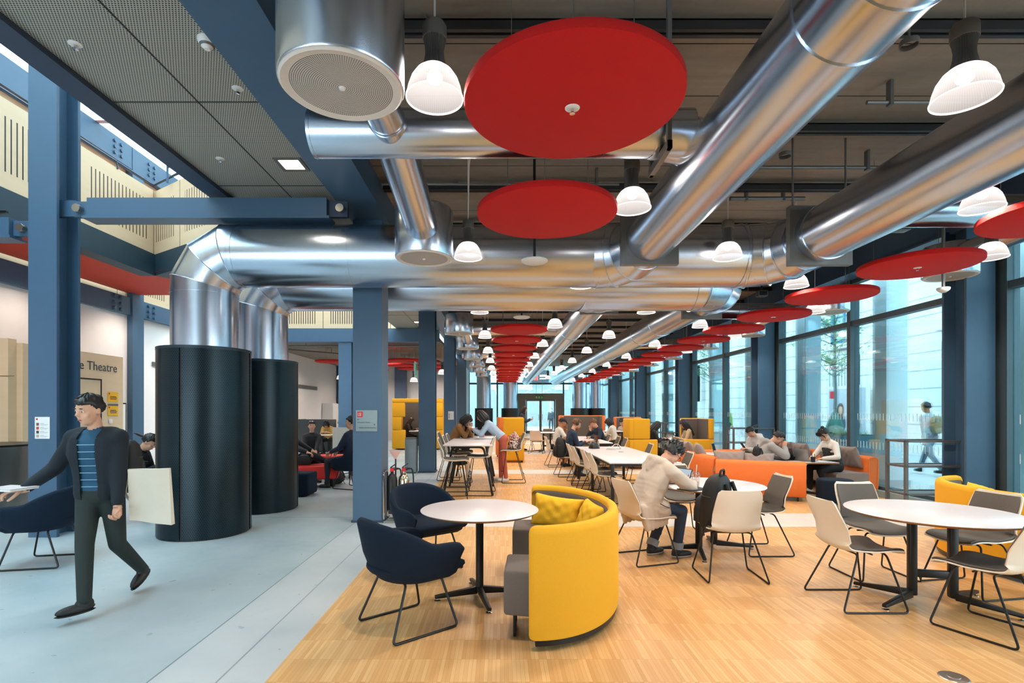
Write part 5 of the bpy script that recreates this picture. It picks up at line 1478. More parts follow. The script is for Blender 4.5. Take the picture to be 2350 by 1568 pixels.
def glasses(I):
    m = MB(); hc, hr, hu, hf, k = (I[q] for q in ('hc', 'hr', 'hu', 'hf', 'k'))
    for s in (-1, 1):
        c = hc+hr*s*.034*k+hu*.002*k+hf*.1*k
        m.tube([c+hr*.026*k*C_(2*PI*q/16)+hu*.021*k*S(2*PI*q/16) for q in range(16)], .0022, 6, True)
        m.tube([c+hr*s*.026*k, hc+hr*s*.082*k+hu*.004*k-hf*.005*k], .0022, 6)
    m.tube([hc-hr*.009*k+hf*.1*k, hc+hr*.009*k+hf*.1*k], .002, 6)
    m.build('spectacles', BLACK, I['root'])
def headphones(I):
    m = MB(); hc, hr, hu, hf, k = (I[q] for q in ('hc', 'hr', 'hu', 'hf', 'k'))
    m.tube([hc+hr*.098*k*C_(PI*q/14)+hu*(.118*k*S(PI*q/14)+.01*k)-hf*.01*k for q in range(15)], .009, 8)
    for s in (-1, 1):
        m.tube([hc+hr*s*.078*k-hf*.01*k, hc+hr*s*.105*k-hf*.01*k], [.038*k, .03*k], 16)
    m.build('headphones', BLACK, I['root'])

# ---- the boy in the pale coat at the middle table
def seated(**kw): return person(**kw)
b = person('boy in a pale hooded coat bent over a tablet at the middle table', (1.47, 5.44, 0), facing(.93, .36), 1.66, hip=(0, -.0, .545), lean=29, head=(20, 0, 0),
           hands={'R': (.10, .58, .775), 'L': (-.16, .55, .775)}, elbows={'R': (.75, -.3, -.4), 'L': (-.75, -.3, -.4)}, feet={'R': (.09, .38, .09), 'L': (-.10, .20, .09)}, palms={'R': (0, 0, -1), 'L': (0, 0, -1)},
           top='#c9b8a8', bot='#2b3950', hair='messy', voxel=.0085, bulk=1.0, shoe='#1a1a1b', smooth=4)
glasses(b)
COAT = mat('pale_parka_cotton', '#c9baab', .82, 0, .06, 9, .9, 7)
def coat(I, m, length=.24, hood=True, voxel=.012, fold=.0045):
    k = I['k']; mb = MB(); rt, up, fw, sh, hip = I['rt'], I['up'], I['fw'], I['sh'], I['hip']
    def c(a, b, ra, rb): capsule(mb, Prim('x', a, b, ra*k, rb*k))
    for h_, w_, r_ in stack([(-.02, .085, .138), (.08, .08, .132), (.18, .075, .124), (.30, .085, .124), (.40, .095, .108)], 14):
        c(hip+up*h_*k-rt*w_*k, hip+up*h_*k+rt*w_*k, r_, r_)
    c(sh-rt*.11*k, sh+rt*.11*k, .080, .080); c(sh-rt*.04*k-fw*.015*k, sh+rt*.04*k-fw*.015*k, .09, .09)
    for nm, s in (('R', 1), ('L', -1)):
        E, W = I['wl'][nm]; S0 = sh+rt*s*I['sw']-up*.02*k
        c(S0, E, .080, .070); c(E, E.lerp(W, .9), .070, .054)
        K = I['ft'][nm][0]; h0 = hip+rt*s*.09*k
        if length > .1:
            c(h0, h0.lerp(K, length), .128, .122); c(h0, h0.lerp(K, length)-Vector((-s*.02, 0, .03)), .124, .112)
            for q in range(5):
                a_ = hip+rt*s*(.165)*k+Vector((0, -.10+.055*q, .0)); c(a_, a_+Vector((s*.03, .03, -.19+.012*q)), .055, .030)
    if hood:
        nk = I['nk']
        for q in range(17):
            a = PI*(.90+1.20*q/16); p = nk+rt*.098*k*C_(a)+fw*(.098*S(a)-.010)*k-up*.012*k
            c(p, p, .044+.012*max(0, -S(a)), .044+.012*max(0, -S(a)))
        c(nk-fw*.10*k-up*.03*k-rt*.04*k, nk-fw*.105*k-up*.13*k, .055, .035); c(nk-fw*.10*k-up*.03*k+rt*.04*k, nk-fw*.105*k-up*.13*k, .055, .035)
    me = remesh(mb, voxel*k, 3, 'coat'); me.materials.append(m)
    me.polygons.foreach_set('use_smooth', [True]*len(me.polygons))
    # cloth folds
    n = len(me.vertices); co = np.empty(n*3); me.vertices.foreach_get('co', co); co = co.reshape(-1, 3)
    no = np.empty(n*3); me.vertices.foreach_get('normal', no); no = no.reshape(-1, 3)
    w = np.array([fold_noise(p) for p in co])
    co += no*(w*fold)[:, None]; me.vertices.foreach_set('co', co.ravel())
    o = bpy.data.objects.new('coat', me); col.objects.link(o); o.parent = I['root']
    return o
co_ = coat(b, COAT, .34, True, .0095, .0055)
hp = b['hip']; K_ = b['ft']['R'][0]; q0 = hp+b['rt']*.215+Vector((0, .06, .06))
MB().tube([q0+Vector((.012, 0, 0)), q0+Vector((.010, .06, -.03)), q0+Vector((.0, .12, -.05))], .005, 6).build('pocket_flap', mat('coat_seam', '#5c534c', .8), co_)
for nm in ('R', 'L'):
    K, A = b['ft'][nm]; d = (A-K).normalized()
    MB().tube([A-d*.075, A-d*.005], [.064, .060], 18).build('jeans_turn_up', mat('denim_turn_up', '#8d97a4', .85), b['root'])

# ---- girl in white by the window
g = person('girl in a white blouse and dark lace vest with a high bun, writing', (6.22, 9.72, 0), facing(-1, -.1), 1.62, hip=(0, 0, .50), lean=14, head=(22, 0, -4), girl=True,
           hands={'R': (.05, .42, .665), 'L': (-.12, .33, .665)}, elbows={'R': (.7, -.3, -.4), 'L': (-.7, -.2, -.4)}, feet={'R': (.1, .42, .09), 'L': (-.08, .22, .09)},
           top='#ece7df', bot='#19191c', hair='bun', voxel=.0095, shoe='#e8e6e2', skin=mat('skin_fair', '#e6b596', .5, 0, .04))
vb = MB()
for h_ in (.06, .14, .22, .30, .37): capsule(vb, Prim('x', g['hip']+g['up']*h_*.95-g['rt']*.07, g['hip']+g['up']*h_*.95+g['rt']*.07, .108, .108))
for s in (-1, 1): capsule(vb, Prim('x', g['hip']+g['up']*.34+g['rt']*s*.075, g['sh']+g['rt']*s*.070-g['up']*.01, .078, .064))
me = remesh(vb, .012, 4, 'lace_vest'); me.materials.append(m_print('dark_lace', ['#1d1f22', '#24282a', '#4a4d4c', '#17181a'], 60)); me.polygons.foreach_set('use_smooth', [True]*len(me.polygons))
o = bpy.data.objects.new('lace_vest', me); col.objects.link(o); o.parent = g['root']
# ---- man in grey hoodie, woman with bun on the lounge
h1 = person('man in a grey hoodie leaning on the lounge table, chin on hand', (4.82, 9.93, 0), facing(1, -.15), 1.72, hip=(0, 0, .48), lean=33, head=(12, 0, 0),
       hands={'R': (.06, .52, .86), 'L': (-.12, .55, .665)}, elbows={'R': (.9, .3, -.9), 'L': (-.7, -.2, -.4)}, hdir={'R': (-.2, .1, 1)}, top='#9b9895', bot='#2a2c31', hair='short', voxel=.011, curl=.9)
coat(h1, mat('grey_hoodie_cotton', '#a09d9a', .85, 0, .06, 10, .8, 8), .05, True, .014)
h2 = person('woman in a pale grey hoodie with tied dark hair looking at her phone', (5.62, 11.35, 0), facing(-1, -.35), 1.62, hip=(0, 0, .50), lean=12, head=(34, 0, 0), girl=True,
       hands={'R': (.07, .36, .72), 'L': (-.07, .36, .72)}, top='#c3c1bf', bot='#33363b', hair='ponytail', voxel=.012)
coat(h2, mat('pale_hoodie_cotton', '#c6c4c2', .85, 0, .05, 10, .8, 8), .05, True, .015)
# ---- booth sitters
person('girl with very long black hair and beige jumper in the yellow booth', (5.20, 14.35, 0), facing(-1, .0), 1.62, hip=(0, 0, .55), lean=8, head=(24, 0, 0), girl=True,
       hands={'R': (.06, .36, .80), 'L': (-.06, .36, .80)}, top='#bfa98a', bot='#26262a', hair='long', voxel=.014)
person('person in black with long dark hair, half hidden by the left yellow booth', (3.98, 14.15, 0), facing(1, .1), 1.62, hip=(0, 0, .55), lean=18, head=(22, 0, 0), girl=True,
       hands={'R': (.08, .45, .78), 'L': (-.08, .45, .78)}, top='#232326', bot='#26262a', hair='long', voxel=.014)
person('person in brown trousers sitting in the half hidden orange booth', (4.05, 16.9, 0), facing(-.7, -.7), 1.7, hip=(0, 0, .52), lean=10, head=(22, 0, 0),
       hands={'R': (.08, .36, .78), 'L': (-.08, .36, .78)}, top='#b8a79c', bot='#5b4a40', hair='short', voxel=.015)
person('person in pale top with dark hair at the right of the orange booth', (3.58, 16.2, 0), facing(-.6, .4), 1.62, hip=(0, 0, .58), lean=14, head=(22, 0, 0), girl=True,
       hands={'R': (.08, .42, .9), 'L': (-.08, .42, .9)}, top='#d8cfc4', bot='#23262c', hair='bob', voxel=.015)
# ---- men at the far communal table
m1 = person('man with headphones and ginger beard in a navy jumper at the communal tables', (1.58, 12.35, 0), facing(1, .15), 1.78, hip=(0, 0, .54), lean=14, head=(12, 0, 0),
       hands={'R': (.1, .42, .80), 'L': (-.1, .42, .80)}, top='#1f2f45', bot='#22252b', hair='short', hairc=HAIRBR, voxel=.012)
headphones(m1)
MB().ell(m1['hc']-m1['hu']*.085+m1['hf']*.045, (.062, .064, .052), m1['Hm'], 16, 10).build('beard', mat('ginger_beard', '#8a5a38', .8, 0, .2, 60), m1['root'])
person('man in a white t-shirt, black shorts and black cap at the farther communal table', (1.52, 14.5, 0), facing(1, .2), 1.75, hip=(0, 0, .54), lean=14, head=(8, 0, 0), skin=SKIN2,
       hands={'R': (.12, .40, .78), 'L': (-.04, .34, 1.02)}, elbows={'R': (.7, -.3, -.4), 'L': (-.5, .4, -.9)}, hdir={'L': (.2, -.2, 1)}, top='#d9d2ca', bot='#1c1d20', hair='cap', sleeve=.4, legs=.5, voxel=.013)
person('man in a navy jumper leaning his chin on his hand at the farther communal table', (3.04, 15.3, 0), facing(-1, -.25), 1.78, hip=(0, 0, .54), lean=24, head=(10, 0, 0),
       hands={'R': (.02, .42, .98), 'L': (-.14, .48, .78)}, elbows={'R': (.6, .5, -.9), 'L': (-.7, -.2, -.4)}, hdir={'R': (-.1, .1, 1)}, top='#18283a', bot='#22252b', hair='short', hairc=HAIRBR, voxel=.013)
# ---- women at the bar table
p1 = person('woman in light blue shirt and pink trousers bending over the bar table', (.03, 11.35, 0), facing(-1, .05), 1.68, hip=(0, -.03, .93), lean=44, head=(-8, 0, 0), girl=True,
       hands={'R': (.06, .64, 1.14), 'L': (-.06, .60, 1.12)}, elbows={'R': (.5, .2, -.9), 'L': (-.5, .2, -.9)}, feet={'R': (.09, .02, .09), 'L': (-.1, -.10, .09)}, top='#a9bfd6', bot='#bd5f4f', hair='bob', shoe='#e8e6e2', voxel=.011, bulk=1.08,
       hdir={'R': (0, .7, .7), 'L': (0, .7, .7)})
person('woman in a brown jacket leaning on the left of the bar table', (-1.12, 11.75, 0), facing(1, -.15), 1.64, hip=(0, 0, .80), lean=30, head=(14, 0, 0), girl=True,
       hands={'R': (.06, .44, 1.14), 'L': (-.08, .42, 1.16)}, elbows={'R': (.6, .3, -.9), 'L': (-.6, .3, -.9)}, hdir={'R': (0, .2, 1), 'L': (0, .2, 1)}, feet={'R': (.1, .2, .42), 'L': (-.1, .2, .42)}, top='#8f6236', bot='#26262a', hair='bob', voxel=.012, bulk=1.12)
# ---- standing woman far down the hall
person('woman standing far down the hall in a dark jacket and short skirt', (.84, 20.3, 0), facing(1, -.2), 1.66, hip=(0, 0, .92), lean=3, head=(16, 0, 0), girl=True,
       hands={'R': (.08, .34, 1.22), 'L': (-.04, .32, 1.18)}, feet={'R': (.1, .06, .1), 'L': (-.1, -.05, .1)}, top='#23303f', bot='#1e2836', hair='long', legs=.5, skirt=.62, voxel=.013, bulk=1.1)
# ---- walking man
w = person('man walking on the left in a blue striped top and dark jacket', (-3.18, 4.16, 0), facing(-.08, -1), 1.66, hip=(0, 0, .88), lean=5, twist=6, head=(8, -14, 0),
       hands={'R': (.38, .26, .95), 'L': (-.23, .10, .80)}, elbows={'R': (.4, -.8, -.4), 'L': (-.15, -1, -.2)}, feet={'R': (-.15, .31, .11), 'L': (-.07, -.34, .19), 'Rd': (.55, 1, 0), 'Ld': (-.1, 1, -.55)},
       hdir={'R': (.6, .6, -.1), 'L': (-.2, .3, -1)}, palms={'L': (1, 0, 0)}, top='#24506c', bot='#1f2927', hair='short', voxel=.0085, shoe='#131414', curl={'R': .6, 'L': 1.0})
# jumper stripes, cap-like dark fringe and open dark jacket
jk = MB(); I = w
for h_, w_, r_ in stack([(.02, .062, .122), (.16, .066, .112), (.24, .074, .112), (.34, .09, .116), (.42, .09, .104)], 13):
    c = I['hip']+I['up']*h_*I['k']+I['fw']*.010*(h_/.4); capsule(jk, Prim('x', c-I['rt']*w_, c+I['rt']*w_, r_, r_))
capsule(jk, Prim('x', I['sh']-I['rt']*.12-I['fw']*.01, I['sh']+I['rt']*.12-I['fw']*.01, .074, .074))
for nm, s in (('R', 1), ('L', -1)):
    E, W = I['wl'][nm]; S0 = I['sh']+I['rt']*s*I['sw']-I['up']*.02
    capsule(jk, Prim('x', S0, S0, .080, .080)); capsule(jk, Prim('x', S0-I['fw']*.006, E, .072, .058)); capsule(jk, Prim('x', E, E.lerp(W, .9), .058, .044))
me = remesh(jk, .012, 4, 'jacket')
# open the jacket at the front
bm = bmesh.new(); bm.from_mesh(me); fwv = I['fw']; rtv = I['rt']; hv = I['hip']
kill = [f for f in bm.faces if (f.calc_center_median()-hv).dot(fwv) > .03 and abs((f.calc_center_median()-hv).dot(rtv)) < .068+.05*max(0, (f.calc_center_median()-hv).dot(I['up'])-.38)]
bmesh.ops.delete(bm, geom=kill, context='FACES'); bm.to_mesh(me); bm.free()
me.materials.append(mat('navy_jacket_cloth', '#101a24', .85, 0, .1, 10, .5, 9)); me.polygons.foreach_set('use_smooth', [True]*len(me.polygons))
o = bpy.data.objects.new('jacket', me); col.objects.link(o); o.parent = w['root']
for q in range(7):
    h_ = .08+.055*q; c = hv+I['up']*h_; pts = []
    for a in range(-5, 6):
        pts.append(c+I['rt']*.066*a/5+I['fw']*(.100+.012*h_/.4+.003*q/6))
    MB().tube(pts, .0035, 6).build('jumper_stripe', mat('pale_stripe', '#7fa4b8', .8), w['root'])
# ---- seated girl behind the drum, lounge group
person('girl in a black jacket with a dark ponytail sitting left of the drum', (-5.18, 7.35, 0), facing(1, .1), 1.62, hip=(0, 0, .50), lean=14, head=(24, 0, 0), girl=True,
       hands={'R': (.05, .38, .76), 'L': (-.07, .36, .76)}, top='#17191e', bot='#1b1c20', hair='ponytail', voxel=.011, bulk=1.12)
person('woman with tied dark hair smiling towards the camera in the lounge', (-4.22, 11.75, 0), facing(.45, -.9), 1.64, hip=(0, 0, .53), lean=-10, head=(2, -6, 0), girl=True,
       hands={'R': (.15, .30, .62), 'L': (-.02, .36, .64)}, feet={'R': (.1, .62, .09), 'L': (-.06, .55, .09)}, top='#1a1b1f', bot='#17181c', hair='lowbun', voxel=.012)
person('man in black reclining with crossed legs on the red bench', (-4.25, 10.75, 0), facing(1, .1), 1.78, hip=(0, 0, .54), lean=-14, head=(-8, 0, 0),
       hands={'R': (.22, .32, .70), 'L': (-.05, .36, .72)}, feet={'R': (.02, .80, .42), 'L': (-.10, .66, .09)}, top='#15161a', bot='#1a1c22', hair='short', voxel=.012, skin=SKIN)
person('man in a navy jacket seen from behind in the lounge armchair', (-2.98, 10.42, 0), facing(-.92, .3), 1.78, hip=(0, 0, .58), lean=-4, head=(6, 10, 0),
       hands={'R': (.15, .36, .72), 'L': (-.15, .36, .72)}, feet={'R': (.12, .52, .09), 'L': (-.12, .46, .09)}, top='#16233a', bot='#1a1f2b', hair='short', voxel=.012, bulk=1.08)
person('person in a yellow top bent over a table far back in the lounge', (-6.1, 18.65, 0), facing(.0, -1), 1.66, hip=(0, 0, .54), lean=26, head=(28, 0, 0), girl=True,
       hands={'R': (.1, .42, .78), 'L': (-.1, .42, .78)}, top='#b98d45', bot='#26262a', hair='bob', voxel=.014)
person('person with long dark hair sitting inside the yellow pod', (-3.85, 21.4, 0), facing(1, -.1), 1.6, hip=(0, 0, .54), lean=14, head=(20, 0, 0), girl=True,
       hands={'R': (.08, .42, .8), 'L': (-.08, .42, .8)}, top='#2a2427', bot='#26262a', hair='long', voxel=.014)
person('person in a dark jacket bending over the table inside the yellow pod', (-2.72, 21.3, 0), facing(-1, -.2), 1.7, hip=(0, 0, .62), lean=34, head=(22, 0, 0),
       hands={'R': (.08, .46, .82), 'L': (-.08, .46, .82)}, top='#1d2b38', bot='#26262a', hair='short', voxel=.014, feet={'R': (.1, .1, .1), 'L': (-.1, .0, .1)})
# ---- passers-by in the street
o1 = person('passer-by with a backpack walking along the street outside the right-hand glazing', (10.35, 12.6, 0), facing(-.15, 1), 1.74, hip=(0, 0, .92), lean=5, head=(6, 0, 0),
       hands={'R': (.25, .16, .84), 'L': (-.26, -.1, .84)}, feet={'R': (.08, .34, .11), 'L': (-.08, -.36, .16)}, top='#a9b4b6', bot='#4a6377', hair='short', voxel=.014, skin=SKIN2)
bk = MB(); capsule(bk, Prim('x', o1['hip']+Vector((0, -.17, .18)), o1['hip']+Vector((0, -.17, .40)), .12, .11)); bk.build('rucksack', mat('olive_rucksack', '#7d7a5e', .8), o1['root'])
person('passer-by in dark clothes seen through the far glass doors', (3.85, 39.5, 0), facing(-.2, -1), 1.74, hip=(0, 0, .92), lean=2, head=(0, 0, 0), hands={'R': (.25, .06, .84), 'L': (-.26, .05, .84)},
       feet={'R': (.1, .1, .1), 'L': (-.1, -.1, .1)}, top='#4f5a63', bot='#39414b', hair='short', voxel=.016)
person('passer-by in a yellow-green jacket in the street beyond the middle glazing', (10.6, 24.5, 0), facing(.2, 1), 1.76, hip=(0, 0, .92), lean=2, head=(0, 0, 0), hands={'R': (.25, .06, .84), 'L': (-.26, .05, .84)},
       feet={'R': (.1, .1, .1), 'L': (-.1, -.1, .1)}, top='#9fc66a', bot='#39414b', hair='short', voxel=.016)
# ================================================================== SMALL THINGS
LOGO = mat('logo_red', '#d8232a', .6)
# direction sign on the first column
sg = thing('direction_sign', 'grey direction sign with red logo square and arrows on the blue column', 'sign', (-1.985, 7.2, 1.256))
SGM = mat('sign_grey', '#8b9da2', .45, 0, .02)
MB().bx(0, .295, -.016, 0, 0, .292).build('sign_panel', SGM, sg, bevel=.002)
MB().bx(.022, .096, -.0185, -.016, .198, .272).build('logo_square', LOGO, sg)
text('logo_letters', 'LSE', .062, PAPER, sg, (.031, -.019, .213), (PI/2, 0, 0)).scale = (.52, 1, 1)
SINK = mat('sign_lettering', '#35474d', .6)
text('lettering', 'LSE Lecture Theatre', .021, SINK, sg, (.022, -.0165, .118), (PI/2, 0, 0))
text('lettering', 'Student Learning Commons', .021, SINK, sg, (.277, -.0165, .045), (PI/2, 0, 0), 'RIGHT').scale = (.97, 1, 1)
def arrow(x, z, dx, dz):
    m = MB(); d = Vector((dx, 0, dz)); p = Vector((-dz, 0, dx)); c = Vector((x, -.0175, z)); t_ = c+d*.014
    for a, b in ((c-d*.014, t_), (t_, t_-d*.012+p*.012), (t_, t_-d*.012-p*.012)): m.tube([a, b], .0018, 6)
    m.build('arrow', SINK, sg)
arrow(.037, .162, -1, 0); arrow(.257, .09, 0, 1)
def notice(label, x, y, z, w, h):
    t = thing('notice', label, 'notice', (x, y, z))
    MB().bx(0, w, -.006, 0, 0, h).build('paper', PAPER, t)
    MB().bx(.04*w*2, .2*w, -.007, -.006, .86*h, .94*h).build('logo', LOGO, t)
    hd = ['#7d5a4a', '#c8442f', '#44413f', '#b9a58f']
    for q in range(4):
        z0 = h*(.60-.18*q)
        MB().bx(.1*w, .28*w, -.007, -.006, z0, z0+.13*h).build('photo', mat('notice_photo_%d' % q, hd[q], .7), t)
        MB().bx(.36*w, .62*w, -.007, -.006, z0+.09*h, z0+.105*h).bx(.36*w, .9*w, -.007, -.006, z0+.05*h, z0+.06*h).bx(.36*w, .8*w, -.007, -.006, z0+.02*h, z0+.03*h).build('text_line', mat('notice_text', '#9a9a9c', .7), t)
notice('white notice with red logo and small photos on the tall column at far left', -5.645, 6.348, 1.20, .18, .265)
notice('white notice with red logo on the third blue column behind the woman in brown', -1.87, 18.79, 1.22, .2, .3)
# fire extinguishers
fs = thing('extinguisher_stand', 'chrome tube stand beside the signed blue column holding fire extinguishers', 'stand', (-1.46, 7.28, 0))
MB().tube(round_path([(-.14, -.1, .015), (.22, -.1, .015), (.22, .14, .015), (-.14, .14, .015), (-.14, .14, .7), (-.14, -.1, .7), (-.14, -.1, .05)], .05), .012, 8).build('stand_tube', CHROME, fs)
MB().tube([(-.02, .12, .015), (-.02, .12, .86)], .011, 8).bx(-.1, .24, .0, .1, .1, .16).build('stand_tube', BLACK, fs)
MB().add([(-.12, .115, .98), (.06, .115, .98), (-.02, .115, .84), (-.12, .12, .98), (.06, .12, .98), (-.02, .12, .84)], [(0, 1, 2), (5, 4, 3), (0, 3, 4, 1), (1, 4, 5, 2), (2, 5, 3, 0)]).build('warning_sign', mat('sign_pinkish', '#d9a9a0', .6), fs)
for k, (x, m_, lb) in enumerate(((-.05, BLACK, 'black-sleeved fire extinguisher on the chrome stand, nearer the column'), (.11, m_steel('extinguisher_steel', '#d8c3a4', .16), 'polished steel fire extinguisher with red valve on the chrome stand'))):
    t = thing('fire_extinguisher', lb, 'fire extinguisher', (-1.46+x, 7.30+.02*k, .165))
    MB().lathe([(.001, 0), (.072, 0), (.075, .02), (.075, .40), (.066, .45), (.035, .49), (.022, .50), (.022, .53), (.001, .53)], 28).build('cylinder', m_, t)
    MB().box((.0, 0, .55), (.05, .05, .05)).build('valve', LOGO, t, bevel=.01)
    MB().box((.02, 0, .61), (.10, .02, .016), Matrix.Rotation(R(-35), 3, 'Y')).box((.03, 0, .575), (.11, .02, .012)).build('handle', BLACK, t)
    MB().tube(round_path([(.03, 0, .55), (.12, -.02, .58), (.14, -.03, .45), (.14, -.03, .36)], .05), .011, 8).lathe([(.011, .36), (.02, .30), (.018, .30)], 10, (.14, -.03, 0)).build('hose', BLACK, t)
# boy's table
def tablet(label, loc, rz, tilt, w=.25, h=.18, lit=True, cat='tablet'):
    t = thing('tablet_computer', label, cat, loc, rz); M = Matrix.Rotation(R(-tilt), 3, 'X')
    MB().box(M @ Vector((0, 0, h/2)), (w, .009, h), M).build('tablet_case', BLACK, t, bevel=.003)
    MB().box(M @ Vector((0, -.0055, h/2)), (w-.02, .001, h-.02), M).build('screen', SCREEN if lit else DARKG, t)
    M2 = Matrix.Rotation(R(35), 3, 'X')
    MB().box(Vector((0, .06+.02, h*.27)), (w*.6, .004, h*.62), M2).build('stand_flap', BLACK, t)
    return t
tablet('tablet standing on the middle table in front of the boy, screen lit', (1.99, 5.80, .731), facing(.82, .42), 22)
cp = thing('iced_drink', 'clear plastic cup of iced coffee with domed lid and straw on the middle table', 'cup', (2.07, 5.54, .731))
CLEAR = m_glass('clear_plastic', '#f4f2ee', .10)
MB().lathe([(.001, .0), (.032, 0), (.034, .004), (.044, .118), (.046, .12)], 28).build('cup_body', CLEAR, cp)
MB().lathe([(.001, .003), (.031, .003), (.037, .062), (.001, .062)], 24).build('iced_coffee', mat('iced_coffee', '#d8a878', .3), cp)
MB().lathe([(.048, .118), (.049, .126), (.044, .13), (.040, .15), (.024, .165), (.012, .168)], 28).build('dome_lid', CLEAR, cp)
MB().tube([(0, .0, .03), (.012, 0, .235)], .004, 8).build('straw', PAPER, cp)
pn = thing('pen', 'red pen in the right hand of the boy', 'pen', (1.93, 5.43, .775))
MB().tube([(0, 0, 0), (.03, .01, .10)], .005, 8).build('pen_barrel', mat('pen_red', '#e23a2a', .4), pn)
fo = thing('folder', 'thin dark folder lying at the near edge of the middle table', 'folder', (1.98, 5.36, .731), R(28))
MB().bx(-.14, .14, -.09, .09, 0, .012).build('folder_cover', mat('dark_folder', '#23262b', .6), fo, bevel=.003)
# backpack
BPK = mat('black_backpack_nylon', '#0b0b0d', .62, 0, .25, 40, .35, 160)
def backpack(label, loc, rz, s=1., m=BPK, tilt=(0, 0), cat='backpack', name='backpack'):
    t = thing(name, label, cat, loc, rz); t.rotation_euler = (R(tilt[0]), R(tilt[1]), rz); t.scale = (s, s, s)
    def rr(w, d, z, cy=0, e=3.2, n=28):
        o = []
        for q in range(n):
            a = 2*PI*q/n; c, s_ = C_(a), S(a)
            o.append(Vector((w*math.copysign(abs(c)**(2/e), c), cy+d*math.copysign(abs(s_)**(2/e), s_), z)))
        return o
    MB().loft([rr(.12, .07, .0), rr(.16, .105, .01), rr(.17, .115, .08), rr(.172, .115, .25), rr(.165, .105, .36), rr(.148, .085, .43), rr(.11, .058, .475), rr(.05, .03, .49)]).build('main_compartment', m, t, ang=60)
    MB().loft([rr(.10, .03, .03, .115), rr(.135, .05, .045, .115), rr(.14, .055, .15, .115), rr(.13, .045, .25, .11), rr(.09, .03, .285, .10)]).build('front_pocket', m, t, ang=60)
    MB().tube(round_path([(-.055, -.03, .475), (-.05, -.03, .535), (.05, -.03, .535), (.055, -.03, .475)], .03), .011, 8).build('grab_handle', m, t)
    for sx in (-1, 1):
        MB().tube(round_path([(sx*.07, -.10, .43), (sx*.09, -.155, .30), (sx*.10, -.15, .12), (sx*.14, -.10, .04)], .06), .018, 8).build('shoulder_strap', m, t)
        MB().tube([Vector((sx*.168, .0, .1)), Vector((sx*.2, .03, -.04)), Vector((sx*.19, .05, -.16))], .006, 6).build('strap_tail', m, t)
    zp = MB(); zp.tube([v*1.004 for v in rr(.170, .112, .30)][0:15], .0035, 6); zp.tube([Vector((.142*C_(PI*q/12), .165, .03+.21*1)) + Vector((0, -.004, .0)) for q in range(13)], .003, 6)
    zp.build('zip', mat('zip_grey', '#4a4a4d', .4, .5), t)
    return t
bpk = backpack('bulky black backpack sitting on the white shell chair at the middle table', (2.03, 4.97, .445), facing(-.75, .65), 1.02, tilt=(6, -3))
backpack('black backpack hanging behind the man with headphones', (1.38, 12.12, .46), facing(-1, 0), .95)
backpack('small patterned backpack on the pulled-away bar stool', (.30, 11.36, .69), facing(-.7, -.7), .72, m_print('patterned_canvas', ['#e9e2d4', '#c9473a', '#e8b9a4', '#6d8aa0', '#3a3a3f', '#efe7da'], 34))
backpack('black rucksack worn by the man walking on the left', (-3.13, 4.35, .92), facing(.1, 1), .78)
backpack('black bag resting on the nearest orange sofa back', (4.62, 9.42, .60), R(60), .62)
backpack('black bag lying on the red bench beside the second drum', (-3.95, 10.5, .55), R(10), .8, tilt=(-88, 0))
backpack('black rucksack slumped on the floor by the red bench', (-3.45, 11.15, .02), R(150), .95, tilt=(-28, 8))
backpack('dark bag standing on the bar table in front of the woman in brown', (-.80, 11.9, .932), R(0), .62)
tb = thing('tote_bag', 'cream canvas tote bag swinging from the left hand of the walking man', 'bag', (-2.81, 4.20, .66), R(10))
m = MB()
m.slab(lambda u, v: (-.14+.30*u+.03*(1-v)*u, .03*S(PI*u)*(1-v)-.03+.01*S(7*u), .02+.40*v-.05*u*(1-v)), .05, 14, 10)
m.build('bag_body', mat('cream_canvas', '#d9cfbd', .85, 0, .05, 10, .3, 12), tb, ang=60)
MB().tube(round_path([(-.12, 0, .41), (-.16, 0, .36), (-.19, 0, .22), (-.13, 0, .14)], .05), .01, 6).build('bag_handle', mat('cream_canvas', '#d9cfbd'), tb)
bk = thing('notebook', 'pale notebook carried in the right hand of the walking man', 'book', (-3.60, 3.87, .955), R(-10))
MB().bx(-.16, .10, -.10, .10, 0, .014).build('pages', PAPER, bk, bevel=.002); MB().bx(-.163, .102, -.102, .102, .014, .018).build('cover', mat('pale_cover', '#cfc4c6', .6), bk)
# laptops
def laptop(label, loc, rz, m=None, open_=105, lit=False):
    t = thing('laptop', label, 'laptop', loc, rz); m = m or mat('laptop_silver', '#a7a5a2', .35, .7, .04)
    MB().bx(-.16, .16, -.11, .11, 0, .014).build('keyboard_base', m, t, bevel=.004)
    MB().bx(-.135, .135, -.03, .085, .0142, .016).build('keyboard', BLACK, t)
    M = Matrix.Rotation(R(90-open_), 3, 'X'); c = Vector((0, .11, .012))
    MB().box(c+M @ Vector((0, 0, .108)), (.32, .008, .215), M).build('laptop_lid', m, t, bevel=.004)
    MB().box(c+M @ Vector((0, -.0048, .110)), (.30, .001, .19), M).build('screen', SCREEN if lit else DARKG, t)
    return t
laptop('open silver laptop in front of the girl in white, lid towards the camera', (5.62, 9.60, .622), facing(-.85, -.3))
laptop('open dark laptop in front of the man in the grey hoodie', (5.30, 9.80, .622), facing(.95, .2), mat('laptop_black', '#1d1e20', .4, .3), 110)
laptop('open silver laptop on the far lounge table', (4.72, 11.2, .622), facing(-.8, .5))
laptop('slim dark tablet laptop standing on the communal table before the man with headphones', (2.16, 12.5-.0, .0+.731), facing(1, .1), mat('laptop_black', '#1d1e20'), 100)
_proto_l = None
laptop('open laptop on the round table between the yellow booths', (4.42, 14.1, .732), facing(.9, .3), mat('laptop_black', '#1d1e20'), 118)
laptop('open laptop on the bar table between the two women', (-.55, 12.0, .932), facing(-.6, .8), None, 112)
